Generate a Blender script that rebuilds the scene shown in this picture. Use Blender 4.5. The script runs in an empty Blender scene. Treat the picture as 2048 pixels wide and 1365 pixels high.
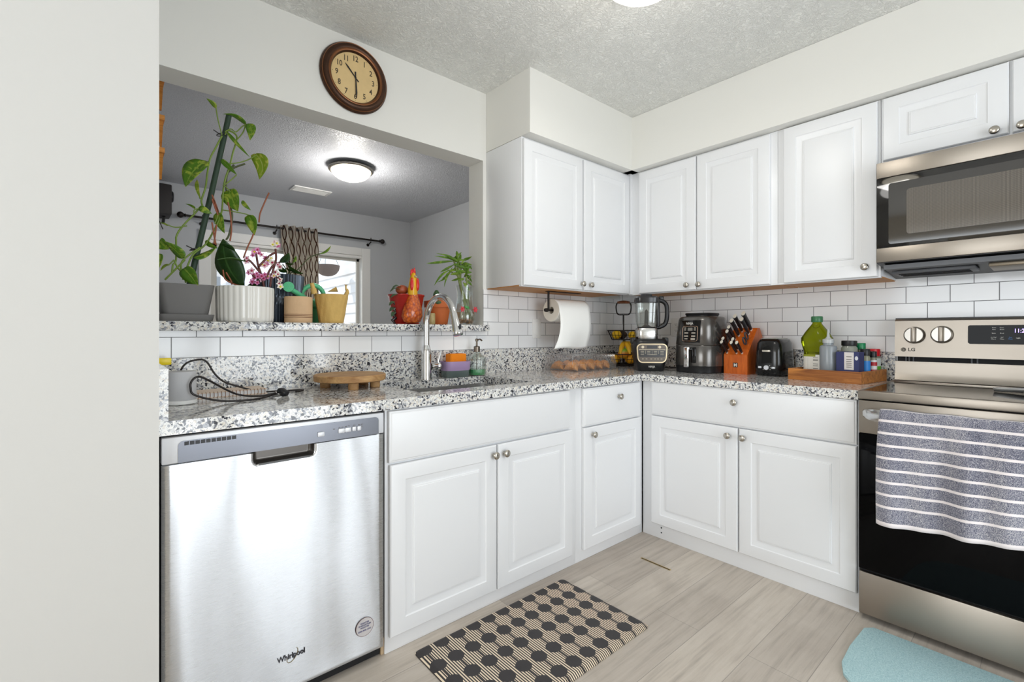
import bpy, bmesh, math, random
from mathutils import Vector, Matrix
R = math.radians; PI = math.pi
sc = bpy.context.scene; col = sc.collection
random.seed(7)
# ------------------------------------------------------------------ camera, world, lights, exposure
CAM = Vector((-2.95, -2.181, 1.151)); YAW = R(49.33); FPX = 941.9
cam = bpy.data.cameras.new('camera'); camo = bpy.data.objects.new('camera', cam); col.objects.link(camo)
camo.location = CAM; camo.rotation_euler = (PI/2, 0, YAW-PI/2)
cam.sensor_width = 36; cam.lens = 36*FPX/2048; cam.shift_y = -17.4/2048; cam.clip_start = .01
sc.camera = camo
w = bpy.data.worlds.new('world'); sc.world = w; w.use_nodes = True
w.node_tree.nodes['Background'].inputs[0].default_value = (.80, .90, 1, 1)
w.node_tree.nodes['Background'].inputs[1].default_value = 1.15
def light(name, kind, loc, power, color=(1,1,1), size=None, rot=(0,0,0), **k):
    l = bpy.data.lights.new(name, kind); l.energy = power; l.color = color
    if size:
        if kind == 'AREA': l.shape = 'RECTANGLE'; l.size, l.size_y = size
        else: l.shadow_soft_size = size
    for a, v in k.items(): setattr(l, a, v)
    o = bpy.data.objects.new(name, l); col.objects.link(o); o.location = loc; o.rotation_euler = rot
    return o
light('sun', 'SUN', (0,6,6), 2.2, (1,.95,.86), rot=(R(-48),0,R(30)), angle=R(2))
for i_, (x0_, x1_) in enumerate(((-2.66,-2.25),(-2.10,-1.22),(-1.03,-.82))): light('daylight_door_pane', 'AREA', ((x0_+x1_)/2,-3.93,1.12), 21*(x1_-x0_), (.90,.955,1), (x1_-x0_,2.05), (R(90),0,0))
light('side_fill', 'AREA', (-5.10,-1.55,1.45), 25, (.96,.98,.98), (1.6,1.6), (R(90),0,R(-90)))  # added fill light for the stove wall, at an unseen opening
sc.view_settings.view_transform = 'Standard'; sc.view_settings.look = 'None'
sc.view_settings.gamma = 1; sc.view_settings.use_curve_mapping = False
sc.view_settings.exposure = 0.53
try: sc.cycles.diffuse_bounces = 8; sc.cycles.max_bounces = 14; sc.cycles.transparent_max_bounces = 24; sc.cycles.sample_clamp_indirect = 6; sc.cycles.use_denoising = True; sc.cycles.caustics_refractive = False; sc.cycles.caustics_reflective = False
except Exception: pass
# ------------------------------------------------------------------ measuring from the photograph (2048x1365)
_f = Vector((math.cos(YAW), math.sin(YAW), 0)); _r = Vector((math.sin(YAW), -math.cos(YAW), 0)); _u = Vector((0,0,1))
def ray(u, v): return _f + _r*((u-1024)/FPX) + _u*((665.1-v)/FPX)
def Xp(x, u, v): d = ray(u,v); return CAM + d*((x-CAM.x)/d.x)
def Yp(y, u, v): d = ray(u,v); return CAM + d*((y-CAM.y)/d.y)
def Zp(z, u, v): d = ray(u,v); return CAM + d*((z-CAM.z)/d.z)
def RF(p): return Vector((-p.y, p.x, p.z))      # world -> stove-wall frame (x to the right along the wall, y into the wall)
# ------------------------------------------------------------------ mesh builder
class MB:
    def __init__(s): s.bm = bmesh.new(); s.mi = 0; s.uv = None
    def m(s, i): s.mi = i; return s
    def add(s, t):
        mp = {}
        for v in t.verts: mp[v] = s.bm.verts.new(v.co)
        for f in t.faces:
            g = s.bm.faces.new([mp[v] for v in f.verts]); g.material_index = s.mi
        t.free(); return s
    def box(s, x0, x1, y0, y1, z0, z1, b=0, seg=2, M=None):
        t = bmesh.new(); vs = [t.verts.new((x,y,z)) for x in (x0,x1) for y in (y0,y1) for z in (z0,z1)]
        for q in ((0,1,3,2),(4,6,7,5),(0,4,5,1),(2,3,7,6),(0,2,6,4),(1,5,7,3)): t.faces.new([vs[i] for i in q])
        if b: bmesh.ops.bevel(t, geom=list(t.edges), offset=b, segments=seg, profile=.5, affect='EDGES')
        if M is not None: bmesh.ops.transform(t, matrix=M, verts=t.verts)
        return s.add(t)
    def surf(s, P, close_u=False, close_v=False, cap0=False, cap1=False, uv=False):
        """P[i][j] grid of points"""
        n = len(P); mm = len(P[0]); V = [[s.bm.verts.new(p) for p in row] for row in P]
        if uv and s.uv is None: s.uv = s.bm.loops.layers.uv.new('UVMap')
        for i in range(n if close_u else n-1):
            for j in range(mm if close_v else mm-1):
                a, b, c, d = V[i][j], V[(i+1)%n][j], V[(i+1)%n][(j+1)%mm], V[i][(j+1)%mm]
                try: f = s.bm.faces.new((a,b,c,d))
                except ValueError: continue
                f.material_index = s.mi
                if uv:
                    for l, (p,q) in zip(f.loops, ((i,j),(i+1,j),(i+1,j+1),(i,j+1))): l[s.uv].uv = (p/(n-1), q/(mm-1))
        if cap0: f = s.bm.faces.new(V[0][::-1]); f.material_index = s.mi
        if cap1: f = s.bm.faces.new(V[-1]); f.material_index = s.mi
        return s
    def lathe(s, prof, seg=32, c=(0,0,0), M=None, cap=True, fn=None):
        c = Vector(c); rows = []
        for r, z in prof:
            row = []
            for k in range(seg):
                a = 2*PI*k/seg; rr = max(r, 1e-5)
                if fn: rr = fn(rr, a, z)
                p = Vector((rr*math.cos(a), rr*math.sin(a), z))
                if M is not None: p = M @ p
                row.append(p + c)
            rows.append(row)
        return s.surf(rows, close_v=True, cap0=cap, cap1=cap)
    def tube(s, pts, r, seg=8, closed=False, cap=True, flat=1.0, up=None):
        pts = [Vector(p) for p in pts]; n = len(pts); rows = []; N = None
        for i, p in enumerate(pts):
            a = pts[(i-1)%n] if (closed or i) else p; b = pts[(i+1)%n] if (closed or i < n-1) else p
            t = (b-a).normalized()
            if N is None:
                N = Vector(up) if up else (Vector((0,0,1)) if abs(t.z) < .9 else Vector((1,0,0)))
            N = (N - t*N.dot(t)).normalized(); B = t.cross(N)
            rr = r[i] if isinstance(r, (list,tuple)) else r
            rows.append([p + (N*math.cos(2*PI*k/seg) + B*math.sin(2*PI*k/seg)*flat)*rr for k in range(seg)])
        return s.surf(rows, close_u=closed, close_v=True, cap0=cap and not closed, cap1=cap and not closed)
    def ball(s, c, r, seg=16, M=None):
        rx, ry, rz = (r,r,r) if not isinstance(r, (tuple,list)) else r
        c = Vector(c); rows = []
        for i in range(seg//2+1):
            th = PI*i/(seg//2); row = []
            for k in range(seg):
                p = Vector((rx*max(math.sin(th),1e-4)*math.cos(2*PI*k/seg), ry*max(math.sin(th),1e-4)*math.sin(2*PI*k/seg), -rz*math.cos(th)))
                row.append(c + (M @ p if M is not None else p))
            rows.append(row)
        return s.surf(rows, close_v=True)
    def prism(s, poly, d0, d1, f):
        """poly of 2d points, f(a,b,d) -> 3d"""
        A = [f(a,b,d0) for a,b in poly]; B = [f(a,b,d1) for a,b in poly]
        return s.surf([A,B], close_v=True, cap0=True, cap1=True)
    def disc(s, c, r, n=(0,-1,0), seg=24):
        n = Vector(n).normalized(); a = n.orthogonal().normalized(); b = n.cross(a)
        f = s.bm.faces.new([s.bm.verts.new(Vector(c)+(a*math.cos(2*PI*k/seg)+b*math.sin(2*PI*k/seg))*r) for k in range(seg)]); f.material_index = s.mi
        return s
    def leaf(s, base, tip, wd, side=None, curl=.15, fold=.25, heart=.5, n=8, bulge=0):
        base, tip = Vector(base), Vector(tip); ax = tip-base; L = ax.length; t = ax.normalized()
        if side is None: side = _r if abs(t.dot(_r)) < .78 else _u
        sd = Vector(side); sd = (sd - t*sd.dot(t)).normalized(); nn = t.cross(sd)
        rows = []
        for i in range(n+1):
            q = i/n; prof = math.sin(PI*q**(.62 if heart else .9))**.85 if 0 < q < 1 else (.18 if i == 0 else .02)
            hw = wd/2*prof; cpt = base + ax*q + nn*(curl*L*math.sin(PI*q)) + sd*(bulge*L*math.sin(PI*q))
            rows.append([cpt + sd*(hw*k) + nn*(fold*hw*abs(k)) + t*(-heart*hw*.5*abs(k)*(1-q)**2) for k in (-1,-.5,0,.5,1)])
        return s.surf(rows, uv=True)
    def build(s, name, mat, parent=None, smooth=40, off=None, M=None, thick=0):
        if off is None: off = OFF.get(parent.name) if parent is not None else None
        if M is not None: bmesh.ops.transform(s.bm, matrix=M, verts=s.bm.verts)
        if off is not None: bmesh.ops.translate(s.bm, vec=-Vector(off), verts=s.bm.verts)
        bmesh.ops.recalc_face_normals(s.bm, faces=s.bm.faces)
        me = bpy.data.meshes.new(name); s.bm.to_mesh(me); s.bm.free()
        for mt in (mat if isinstance(mat, (list,tuple)) else [mat]): me.materials.append(mt)
        if smooth:
            me.polygons.foreach_set('use_smooth', [True]*len(me.polygons)); me.set_sharp_from_angle(angle=R(smooth))
        o = bpy.data.objects.new(name, me); col.objects.link(o)
        if parent is not None:
            o.parent = parent
            if off is not None: OFF[o.name] = Vector(off)
        if thick:
            md = o.modifiers.new('thickness', 'SOLIDIFY'); md.thickness = thick; md.offset = 0
        return o
OFF = {}
def tag(o, label, cat, group=None, kind=None):
    if label: o['label'] = label
    if cat: o['category'] = cat
    if group: o['group'] = group
    if kind: o['kind'] = kind
    return o
def T(name, label, cat, loc, fr='S', rz=0, group=None, local=True):
    """Empty at the base of a thing. fr 'S' = sink wall frame (world), 'R' = stove wall frame. local: parts are modelled around the base."""
    o = bpy.data.objects.new(name, None); col.objects.link(o); o.empty_display_size = .05
    loc = Vector(loc)
    if fr == 'R': o.location = (loc.y, -loc.x, loc.z); o.rotation_euler = (0,0,-PI/2+rz)
    else: o.location = loc; o.rotation_euler = (0,0,rz)
    if not local: OFF[o.name] = loc
    return tag(o, label, cat, group)
def solo(mb, name, mat, label, cat, loc, fr='S', rz=0, group=None, local=True, smooth=40, **k):
    o = mb.build(name, mat, None, smooth, off=None if local else loc, **k); loc = Vector(loc)
    if fr == 'R': o.location = (loc.y, -loc.x, loc.z); o.rotation_euler = (0,0,-PI/2+rz)
    else: o.location = loc; o.rotation_euler = (0,0,rz)
    return tag(o, label, cat, group)
def struct(mb, name, mat, smooth=0): return tag(mb.build(name, mat, None, smooth), None, None, None, 'structure')
def copy_tree(o, parent=None, label=None, loc=None, rot=None):
    c = o.copy(); col.objects.link(c); c.parent = parent
    if o.name in OFF: OFF[c.name] = OFF[o.name]
    if label: c['label'] = label
    if loc is not None: c.location = loc
    if rot is not None: c.rotation_euler = rot
    for ch in list(o.children): copy_tree(ch, c)
    return c
def text(s, size, mat, parent, loc, name='lettering', rot=(PI/2,0,0), ext=.0003, label=None, sx=1, shear=0, bold=0):
    cu = bpy.data.curves.new('t', 'FONT'); cu.body = s; cu.size = size; cu.align_x = 'CENTER'; cu.align_y = 'CENTER'; cu.extrude = ext; cu.shear = shear; cu.offset = bold
    cu.resolution_u = 3
    t = bpy.data.objects.new('t', cu); col.objects.link(t)
    me = bpy.data.meshes.new_from_object(t.evaluated_get(bpy.context.evaluated_depsgraph_get()))
    bpy.data.objects.remove(t); bpy.data.curves.remove(cu)
    off = OFF.get(parent.name, Vector((0,0,0)))
    from mathutils import Euler
    me.transform(Matrix.Translation(Vector(loc)-off) @ Euler(rot).to_matrix().to_4x4() @ Matrix.Diagonal((sx,1,1,1)))
    me.name = name; me.materials.clear(); me.materials.append(mat)
    o = bpy.data.objects.new(name, me); col.objects.link(o); o.parent = parent
    if parent.name in OFF: OFF[o.name] = off
    if label: o['label'] = label
    return o
# ------------------------------------------------------------------ materials
def c(r, g, b): return tuple((x/255/12.92 if x/255 <= .04045 else ((x/255+.055)/1.055)**2.4) for x in (r,g,b)) + (1,)
class NT:
    def __init__(s, name):
        s.mat = bpy.data.materials.new(name); s.mat.use_nodes = True; s.t = s.mat.node_tree; s.n = s.t.nodes
        s.p = s.n['Principled BSDF']; s.out = s.n['Material Output']
    def add(s, typ, ins={}, **k):
        n = s.n.new('ShaderNode'+typ)
        for a, v in k.items(): setattr(n, a, v)
        for a, v in ins.items(): s.put(n.inputs[a], v)
        return n
    def put(s, sock, v):
        if hasattr(v, 'is_output') or isinstance(v, bpy.types.NodeSocket): s.t.links.new(v, sock)
        else: sock.default_value = v
    def math(s, op, a, b=0, cl=False):
        n = s.n.new('ShaderNodeMath'); n.operation = op; n.use_clamp = cl; s.put(n.inputs[0], a); s.put(n.inputs[1], b); return n.outputs[0]
    def mix(s, f, a, b, blend='MIX'):
        n = s.n.new('ShaderNodeMix'); n.data_type = 'RGBA'; n.blend_type = blend
        s.put(n.inputs[0], f); s.put(n.inputs[6], a); s.put(n.inputs[7], b); return n.outputs[2]
    def obj(s, scale=(1,1,1), rot=(0,0,0), loc=(0,0,0), kind='Object'):
        tc = s.n.new('ShaderNodeTexCoord'); mp = s.n.new('ShaderNodeMapping')
        mp.inputs['Scale'].default_value = scale; mp.inputs['Rotation'].default_value = rot; mp.inputs['Location'].default_value = loc
        s.t.links.new(tc.outputs[kind], mp.inputs[0]); return mp.outputs[0]
    def noise(s, vec, scale, detail=3, rough=.5, dist=0): return s.add('TexNoise', {'Vector':vec,'Scale':scale,'Detail':detail,'Roughness':rough,'Distortion':dist}).outputs
    def ramp(s, f, stops, interp='LINEAR'):
        n = s.n.new('ShaderNodeValToRGB'); s.put(n.inputs[0], f); e = n.color_ramp; e.interpolation = interp
        while len(e.elements) < len(stops): e.elements.new(.5)
        for el, (p, cc) in zip(e.elements, stops): el.position = p; el.color = cc
        return n.outputs[0]
    def bump(s, h, strength=.3, dist=.01):
        n = s.add('Bump', {'Height':h,'Strength':strength,'Distance':dist}); s.t.links.new(n.outputs[0], s.p.inputs['Normal']); return n
    def set(s, **k):
        mp = {'col':'Base Color','rough':'Roughness','metal':'Metallic','spec':'Specular IOR Level','trans':'Transmission Weight','ior':'IOR','coat':'Coat Weight','emis':'Emission Color','estr':'Emission Strength','alpha':'Alpha','sub':'Subsurface Weight','sheen':'Sheen Weight'}
        for a, v in k.items(): s.put(s.p.inputs[mp[a]], v)
        return s
def pm(name, col, rough=.5, vary=0, vs=20, bump=0, bs=60, bd=.002, **k):
    t = NT(name); cc = col
    if vary:
        nz = t.noise(t.obj(), vs, 4)[0]
        cc = t.mix(t.math('MULTIPLY', nz, vary), col, tuple(x*.45 for x in col[:3])+(1,))
    t.set(col=cc, rough=rough, **k)
    if bump: t.bump(t.noise(t.obj(), bs, 3)[0], bump, bd)
    return t.mat
WHITE = pm('cabinet_paint', c(229,230,232), .32, bump=.03, bs=250, bd=.0005)
WALLP = pm('wall_paint', c(227,226,221), .75, bump=.12, bs=180, bd=.001)
GREYP = pm('grey_wall_paint', c(196,199,203), .7, bump=.12, bs=180, bd=.001)
TRIMP = pm('trim_paint', c(240,240,238), .4)
def ceiling_mat(name, cc, s=.9):
    t = NT(name); v = t.obj()
    d = t.noise(v, 9, 2)[1]; vv = t.add('VectorMath', {0:v, 1:t.add('VectorMath', {0:d, 3:.06}, operation='SCALE').outputs[0]}, operation='ADD').outputs[0]
    n1 = t.noise(vv, 55, 4, .6, 1.8)[0]; r = t.ramp(n1, [(.42,(0,0,0,1)),(.60,(1,1,1,1))])
    t.set(col=cc, rough=.38, spec=.5); t.bump(r, s, .006); return t.mat
CEIL = ceiling_mat('textured_ceiling', c(240,240,236), .7)
CEILD = ceiling_mat('textured_ceiling_low_light', c(200,203,210), .6)  # same white ceiling; its low light is put into this darker, bluish colour
def granite(name='speckled_granite', scale=150):
    t = NT(name); v = t.obj()
    d = t.noise(v, 60, 3)[1]; vv = t.add('VectorMath', {0:v, 1:t.add('VectorMath', {0:d, 3:.014}, operation='SCALE').outputs[0]}, operation='ADD').outputs[0]
    vo = t.add('TexVoronoi', {'Vector':vv,'Scale':scale,'Randomness':1.0}).outputs[1]
    sx = t.add('SeparateColor', {0:vo}).outputs
    big = t.noise(v, 28, 2)[0]
    k = t.math('ADD', sx[0], t.math('MULTIPLY', t.math('SUBTRACT', big, .5), .55))
    base = t.ramp(k, [(0,c(48,48,54)),(.10,c(104,106,114)),(.18,c(160,162,168)),(.32,c(206,206,206)),(.5,c(234,233,229)),(.86,c(222,216,206))], 'CONSTANT')
    fine = t.noise(v, 420, 2)[0]
    cc = t.mix(t.math('MULTIPLY', t.math('GREATER_THAN', fine, .62), .75), base, c(70,70,78))
    t.set(col=cc, rough=.07, spec=.6); return t.mat
GRAN = granite()
def tile_mat(name, axis, off):
    t = NT(name); v = t.obj(); s = t.add('SeparateXYZ', {0:v}).outputs
    cv = t.add('CombineXYZ', {0:t.math('ADD', s[axis], off), 1:t.math('SUBTRACT', s[2], 1.053-.0795*8), 2:0.0}).outputs[0]
    b = t.add('TexBrick', {'Vector':cv,'Color1':c(243,243,243),'Color2':c(236,237,239),'Mortar':c(132,132,134),'Scale':1.0,'Mortar Size':.0016,'Mortar Smooth':.1,'Bias':0.0,'Brick Width':.158,'Row Height':.0795}, offset=.5, offset_frequency=2)
    t.set(col=b.outputs[0], rough=t.math('ADD', t.math('MULTIPLY', b.outputs[1], .5), .12), spec=.5)
    t.bump(t.math('SUBTRACT', 1, b.outputs[1]), .5, .0012); return t.mat
TILEX = tile_mat('subway_tile_sink', 0, 1.109+.158*30)
TILEY = tile_mat('subway_tile_stove', 1, .587+.158*30)
def floor_mat():
    t = NT('vinyl_planks'); v = t.obj()
    b = t.add('TexBrick', {'Vector':v,'Color1':c(200,191,180),'Color2':c(164,154,145),'Mortar':c(128,120,112),'Scale':1.0,'Mortar Size':.0012,'Mortar Smooth':.2,'Bias':-.15,'Brick Width':1.22,'Row Height':.182}, offset=.37, offset_frequency=2)
    bsep = t.add('SeparateColor', {0:b.outputs[0]}).outputs[0]
    sp = t.add('SeparateXYZ', {0:v}).outputs
    row = t.math('FLOOR', t.math('DIVIDE', sp[1], .182))
    gv = t.add('CombineXYZ', {0:t.math('ADD', t.math('MULTIPLY', sp[0], 1.7), t.math('MULTIPLY', row, 5.3)), 1:t.math('MULTIPLY', sp[1], 30), 2:t.math('MULTIPLY', row, 3.7)}).outputs[0]
    g = t.noise(gv, 1.5, 6, .66, .15)[0]; pat = t.noise(v, 2.6, 4, .6, .6)[0]
    grain = t.ramp(g, [(.3,c(158,148,138)),(.5,c(226,220,213)),(.7,c(246,243,240))])
    cc = t.mix(.75, b.outputs[0], grain, 'MULTIPLY'); cc = t.mix(.22, cc, c(222,214,204)); cc = t.mix(t.math('MULTIPLY', t.ramp(pat, [(.45,(0,0,0,1)),(.7,(1,1,1,1))]), .38), cc, c(150,138,126))
    t.set(col=cc, rough=.36, spec=.4); t.bump(t.math('ADD', t.math('MULTIPLY', g, .25), t.math('MULTIPLY', t.math('SUBTRACT',1,b.outputs[1]), 1)), .25, .001); return t.mat
FLOOR = floor_mat()
def steel(name, cc=(.66,.655,.645,1), rough=.27, ax=(2,2,160), wave=0, br=.12, aniso=0):
    t = NT(name); n = t.noise(t.obj(ax), 6, 4)[0]
    t.set(col=cc, metal=1.0, rough=t.math('ADD', rough-.04, t.math('MULTIPLY', n, .08)))
    if aniso:
        t.p.inputs['Anisotropic'].default_value = aniso; t.put(t.p.inputs['Tangent'], t.add('CombineXYZ', {0:0.0,1:0.0,2:1.0}).outputs[0])
    h = t.math('MULTIPLY', n, br)
    if wave: h = t.math('ADD', h, t.math('MULTIPLY', t.noise(t.obj((1,1,.35)), 4.5, 1)[0], wave))
    t.bump(h, .25, .002); return t.mat
STEEL = steel('brushed_steel'); STEELW = steel('dishwasher_steel', (.60,.607,.62,1), .28, (3,3,260), 14, .02, 1.0)
STEELR = steel('range_steel', (.37,.33,.285,1), .36, (3,3,260), 0, .06, .85)
SILV = pm('silver_paint', c(222,224,229), .4, metal=.2)
SILVD = pm('silver_panel', c(118,120,127), .26, metal=.7)
NICK = pm('satin_nickel', c(186,180,170), .26, metal=1.0)
CHROME = pm('chrome', c(225,225,225), .06, metal=1.0)
BLACK = pm('black_plastic', c(22,22,24), .38)
GLOSSB = pm('gloss_black', c(14,14,15), .07)
BGLASS = pm('black_glass', c(6,6,7), .05, spec=.09)
DARK = pm('dark_gap', c(20,20,22), .8)
IRON = pm('wrought_iron', c(32,26,24), .45, metal=.4)
def wood(name, a, b, sc_=(3,30,30), rough=.5, k=6):
    t = NT(name); n = t.noise(t.obj(sc_), 1.6, 5, .6, .8)[0]
    t.set(col=t.ramp(n, [(.3,a),(.7,b)]), rough=rough); t.bump(n, .12, .001); return t.mat
MAPLE = wood('cabinet_underside_wood', c(176,116,58), c(206,150,88), (3,25,25), .55)
ACACIA = wood('acacia_wood', c(122,66,26), c(206,134,62), (3,34,34), .42)
MANGO = wood('mango_wood', c(150,106,62), c(205,165,112), (6,26,26), .6)
CHERRY = wood('cherry_wood', c(176,76,18), c(216,110,34), (30,30,5), .3)
PINE = wood('pine_wood', c(196,122,44), c(236,160,74), (6,40,40), .55)
WENGE = wood('dark_wood_handle', c(86,44,18), c(140,78,38), (40,8,40), .45)
def glass(name, cc=(1,1,1,1), rough=.02, haze=0):
    t = NT(name); t.n.remove(t.p)
    tr = t.add('BsdfTransparent', {'Color':cc}); gl = t.add('BsdfGlossy', {'Color':(1,1,1,1),'Roughness':rough})
    fr = t.add('LayerWeight', {'Blend':.35}); f = t.math('ADD', t.math('MULTIPLY', fr.outputs['Facing'], .45), .05)
    ms = t.add('MixShader', {0:f, 1:tr.outputs[0], 2:gl.outputs[0]})
    if haze: ms = t.add('MixShader', {0:haze, 1:ms.outputs[0], 2:t.add('BsdfDiffuse', {'Color':(.9,.92,.95,1)}).outputs[0]})
    t.t.links.new(ms.outputs[0], t.out.inputs[0]); return t.mat
CLEAR = glass('clear_glass', (.93,.95,.94,1)); PANE = glass('window_glass', (.97,.98,.98,1))
PLAST = glass('clear_plastic', (.95,.96,.97,1), .10, .025)
PLRIB = pm('plastic_rib', c(226,230,238), .15, spec=.7)
def emit(name, cc, s):
    t = NT(name); t.set(col=cc, emis=cc, estr=s, rough=.4); return t.mat
def leafmat(name, a, b, vein=None, rough=.35, sc_=30, thr=.56, vs=1):
    t = NT(name); n = t.noise(t.obj((1,1,vs)), sc_, 3, .6, 1.2)[0]
    cc = t.ramp(n, [(thr-.06,a),(thr+.06,b)])
    if vein:
        u = t.add('SeparateXYZ', {0:t.obj(kind='UV')}).outputs[1]
        cc = t.mix(t.math('LESS_THAN', t.math('ABSOLUTE', t.math('SUBTRACT', u, .5)), .03), cc, vein)
    t.set(col=cc, rough=rough, spec=.5)
    tl = t.add('BsdfTranslucent', {'Color':t.mix(.5, cc, c(190,210,60))}); ms = t.add('MixShader', {0:.42, 1:t.p.outputs[0], 2:tl.outputs[0]})
    t.t.links.new(ms.outputs[0], t.out.inputs[0]); return t.mat
POTH = leafmat('variegated_leaf', c(92,142,38), c(190,204,84), c(160,190,80))
POTHY = leafmat('yellow_green_leaf', c(140,168,44), c(206,206,96), c(190,200,110))
ORCH = leafmat('dark_leaf', c(36,72,42), c(48,88,48), c(80,120,70), .25)
BAMB = leafmat('bamboo_leaf', c(104,146,52), c(176,200,84), c(120,160,60), .4, 22)
STEM = pm('green_stem', c(118,144,48), .5, .5, 60)
STEMD = pm('dark_stem', c(74,82,44), .6)
ROOT = pm('reddish_stem', c(150,82,50), .6, .4, 50)
def flat(name, r, g, b, rough=.5, **k): return pm(name, c(r,g,b), rough, **k)
INK = flat('black_ink', 30,28,28,.6); INKG = flat('grey_ink', 90,86,80,.6); INKW = flat('white_ink', 235,232,224,.5)
# ------------------------------------------------------------------ the room
ZC = 2.54; XL = -2.848; YB = -3.9; XW = -5.05; YD = 3.19
struct(MB().box(XW-.1,.1,YB-.1,YD+.1,-.06,0), 'floor', FLOOR)
struct(MB().box(XW-.1,.1,YB-.1,.07,ZC,ZC+.06), 'ceiling', CEIL)
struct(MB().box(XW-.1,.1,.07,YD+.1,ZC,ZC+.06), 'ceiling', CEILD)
# sink wall: below the opening, above it, right of it
OT = 2.147; JX = -1.298; WT = .139; LT = 1.193
struct(MB().m(0).box(XL-.15,JX,.0,WT,0,LT-.036).box(JX,.1,0,WT,0,ZC).box(XL-.15,JX,0,WT,OT,ZC), 'wall_sink', WALLP)
struct(MB().box(0,.12,YB,WT,0,ZC), 'wall_stove', WALLP)
# stub wall at the left that ends flush with the counter front
struct(MB().box(XW,XL,-.655,0,0,ZC), 'wall_left', pm('wall_paint_shaded', c(208,207,204), .75, bump=.12, bs=180, bd=.001))  # same wall paint; shade put into the colour to offset strong light
struct(MB().box(XW,XL-.15,0,WT,0,ZC), 'wall_left_return', WALLP)
# walls behind camera: glass doors shaped for reflected bands, side window added for fill
b = MB()
for x0,x1,z0,z1 in ((XW,-2.72,0,ZC),(-.78,.1,0,ZC),(-2.72,-.78,2.18,ZC)): b.box(x0,x1,YB-.12,YB,z0,z1)
struct(b, 'wall_back', WALLP)
b = MB()
for y0,y1,z0,z1 in ((YB,-2.37,0,ZC),(-.73,-.655,0,ZC),(-2.37,-.73,0,.63),(-2.37,-.73,2.27,ZC)): b.box(XW-.12,XW,y0,y1,z0,z1)
struct(b, 'wall_side', pm('warm_wall_paint', c(236,224,204), .8))
b = MB()
for x0,x1 in ((-2.72,-2.66),(-2.25,-2.10),(-1.22,-1.03),(-.82,-.78)): b.box(x0,x1,YB-.08,YB+.03,0,2.18)
b.box(-2.72,-.78,YB-.08,YB+.03,2.15,2.18).box(-2.72,-.78,YB-.08,YB+.03,0,.09)
struct(b, 'door_1', pm('door_frame_grey', c(120,118,112), .5))
struct(MB().box(-.74,-.03,YB-.0,YB+.05,0,2.05), 'reflection_panel', pm('reflection_panel_dark', c(104,98,90), .5))  # unseen panel, added for the dark edge reflected in the dishwasher
# soffits above the cabinets
b = MB().box(-1.275,-.02,-.3756,-.001,2.2,ZC)
struct(b, 'trim_1', WALLP)
struct(MB().box(-.3752,-.001,YB+.01,-.001,2.2,ZC-.001), 'trim_2', WALLP)
# tile splashbacks
struct(MB().box(JX+.0,0,-.006,.001,1.053,1.40).box(XL,JX,-.006,.001,1.053,LT-.036), 'trim_3', TILEX)
struct(MB().box(-.006,.001,-2.46,-.006,1.0,1.47), 'trim_4', TILEY)
# dining room shell
struct(MB().box(-2.97,-2.28,YD,YD+.12,0,ZC).box(-.62,.1,YD,YD+.12,0,ZC).box(-2.28,-.62,YD,YD+.12,2.09,ZC), 'wall_dining_back', GREYP)
struct(MB().box(-.04,.1,WT,YD,0,ZC), 'wall_dining_right', GREYP)
struct(MB().box(-2.97,-2.862,WT,YD,0,ZC), 'wall_dining_left', GREYP)
# sliding glass door of the dining room
b = MB()
b.box(-2.29,-2.19,YD-.03,YD+.1,0,2.14,.004).box(-.68,-.577,YD-.03,YD+.1,0,2.14,.004).box(-2.189,-.681,YD-.03,YD+.1,2.05,2.14,.004)
b.box(-2.189,-.681,YD-.012,YD+.1,2.02,2.049,.003)
d = struct(b, 'door_2', TRIMP)
b = MB()
for x0,x1,y in ((-2.19,-1.42,YD+.03),(-1.46,-.68,YD+.065)):
    b.box(x0,x0+.055,y,y+.03,.03,2.03).box(x1-.03,x1,y,y+.03,.03,2.03).box(x0,x1,y,y+.03,1.99,2.03).box(x0,x1,y,y+.03,.03,.12)
o = b.build('sash_frame', pm('door_sash', c(206,204,198), .45), d, 0)
b = MB().box(-2.135,-1.45,YD+.04,YD+.044,.12,1.99).box(-1.405,-.71,YD+.078,YD+.082,.12,1.99)
b.build('pane', PANE, d, 0)
# what is seen outside through the glass
b = MB(); xs = -.30
for k in range(15):
    z = k*.141+.02
    b.surf([[(xs-.016,y,z),(xs,y,z+.141),(xs,y,z+.141)] for y in (YD+.3,9.5)])
    b.surf([[(xs-.016,y,z),(xs,y,z)] for y in (YD+.3,9.5)])
b.box(xs,xs+.1,YD+.3,9.5,0,2.2)
s = solo(b, 'lap_siding_wall', flat('white_siding', 236,236,238,.6), 'white lap siding wall of the house wing outside the glass door', 'wall', (xs,6,0), local=False, smooth=0)
bb = MB().box(xs-.32,xs+.1,YD+.3,9.5,2.14,2.17).box(xs-.42,xs-.3,YD+.3,9.5,2.1,2.24,.02)
bb.build('eave_gutter', flat('gutter_grey', 198,200,206,.5), s, 0)
solo(MB().box(-6.5,-2.05,10.4,10.5,0,2.55), 'neighbour_wall', flat('peach_wall', 222,184,148,.8), 'peach coloured wall beyond the left pane of the patio door', 'wall', (-4,10.45,0), local=False, smooth=0)
solo(MB().box(-1.83,-1.76,5.4,5.47,0,3.0).box(-2.15,-1.40,5.41,5.46,2.86,3.0), 'patio_post', flat('post_grey', 150,156,166,.7), 'grey patio post outside the left door pane', 'post', (-1.8,5.43,0), local=False, smooth=0)
solo(MB().box(XW,3,YD+.12,12,-.12,-.04), 'patio', flat('patio_grey', 200,196,190,.9), 'pale patio slab outside the glass door', 'patio', (-1,6,-.12), local=False, smooth=0)['kind'] = 'structure'
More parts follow.
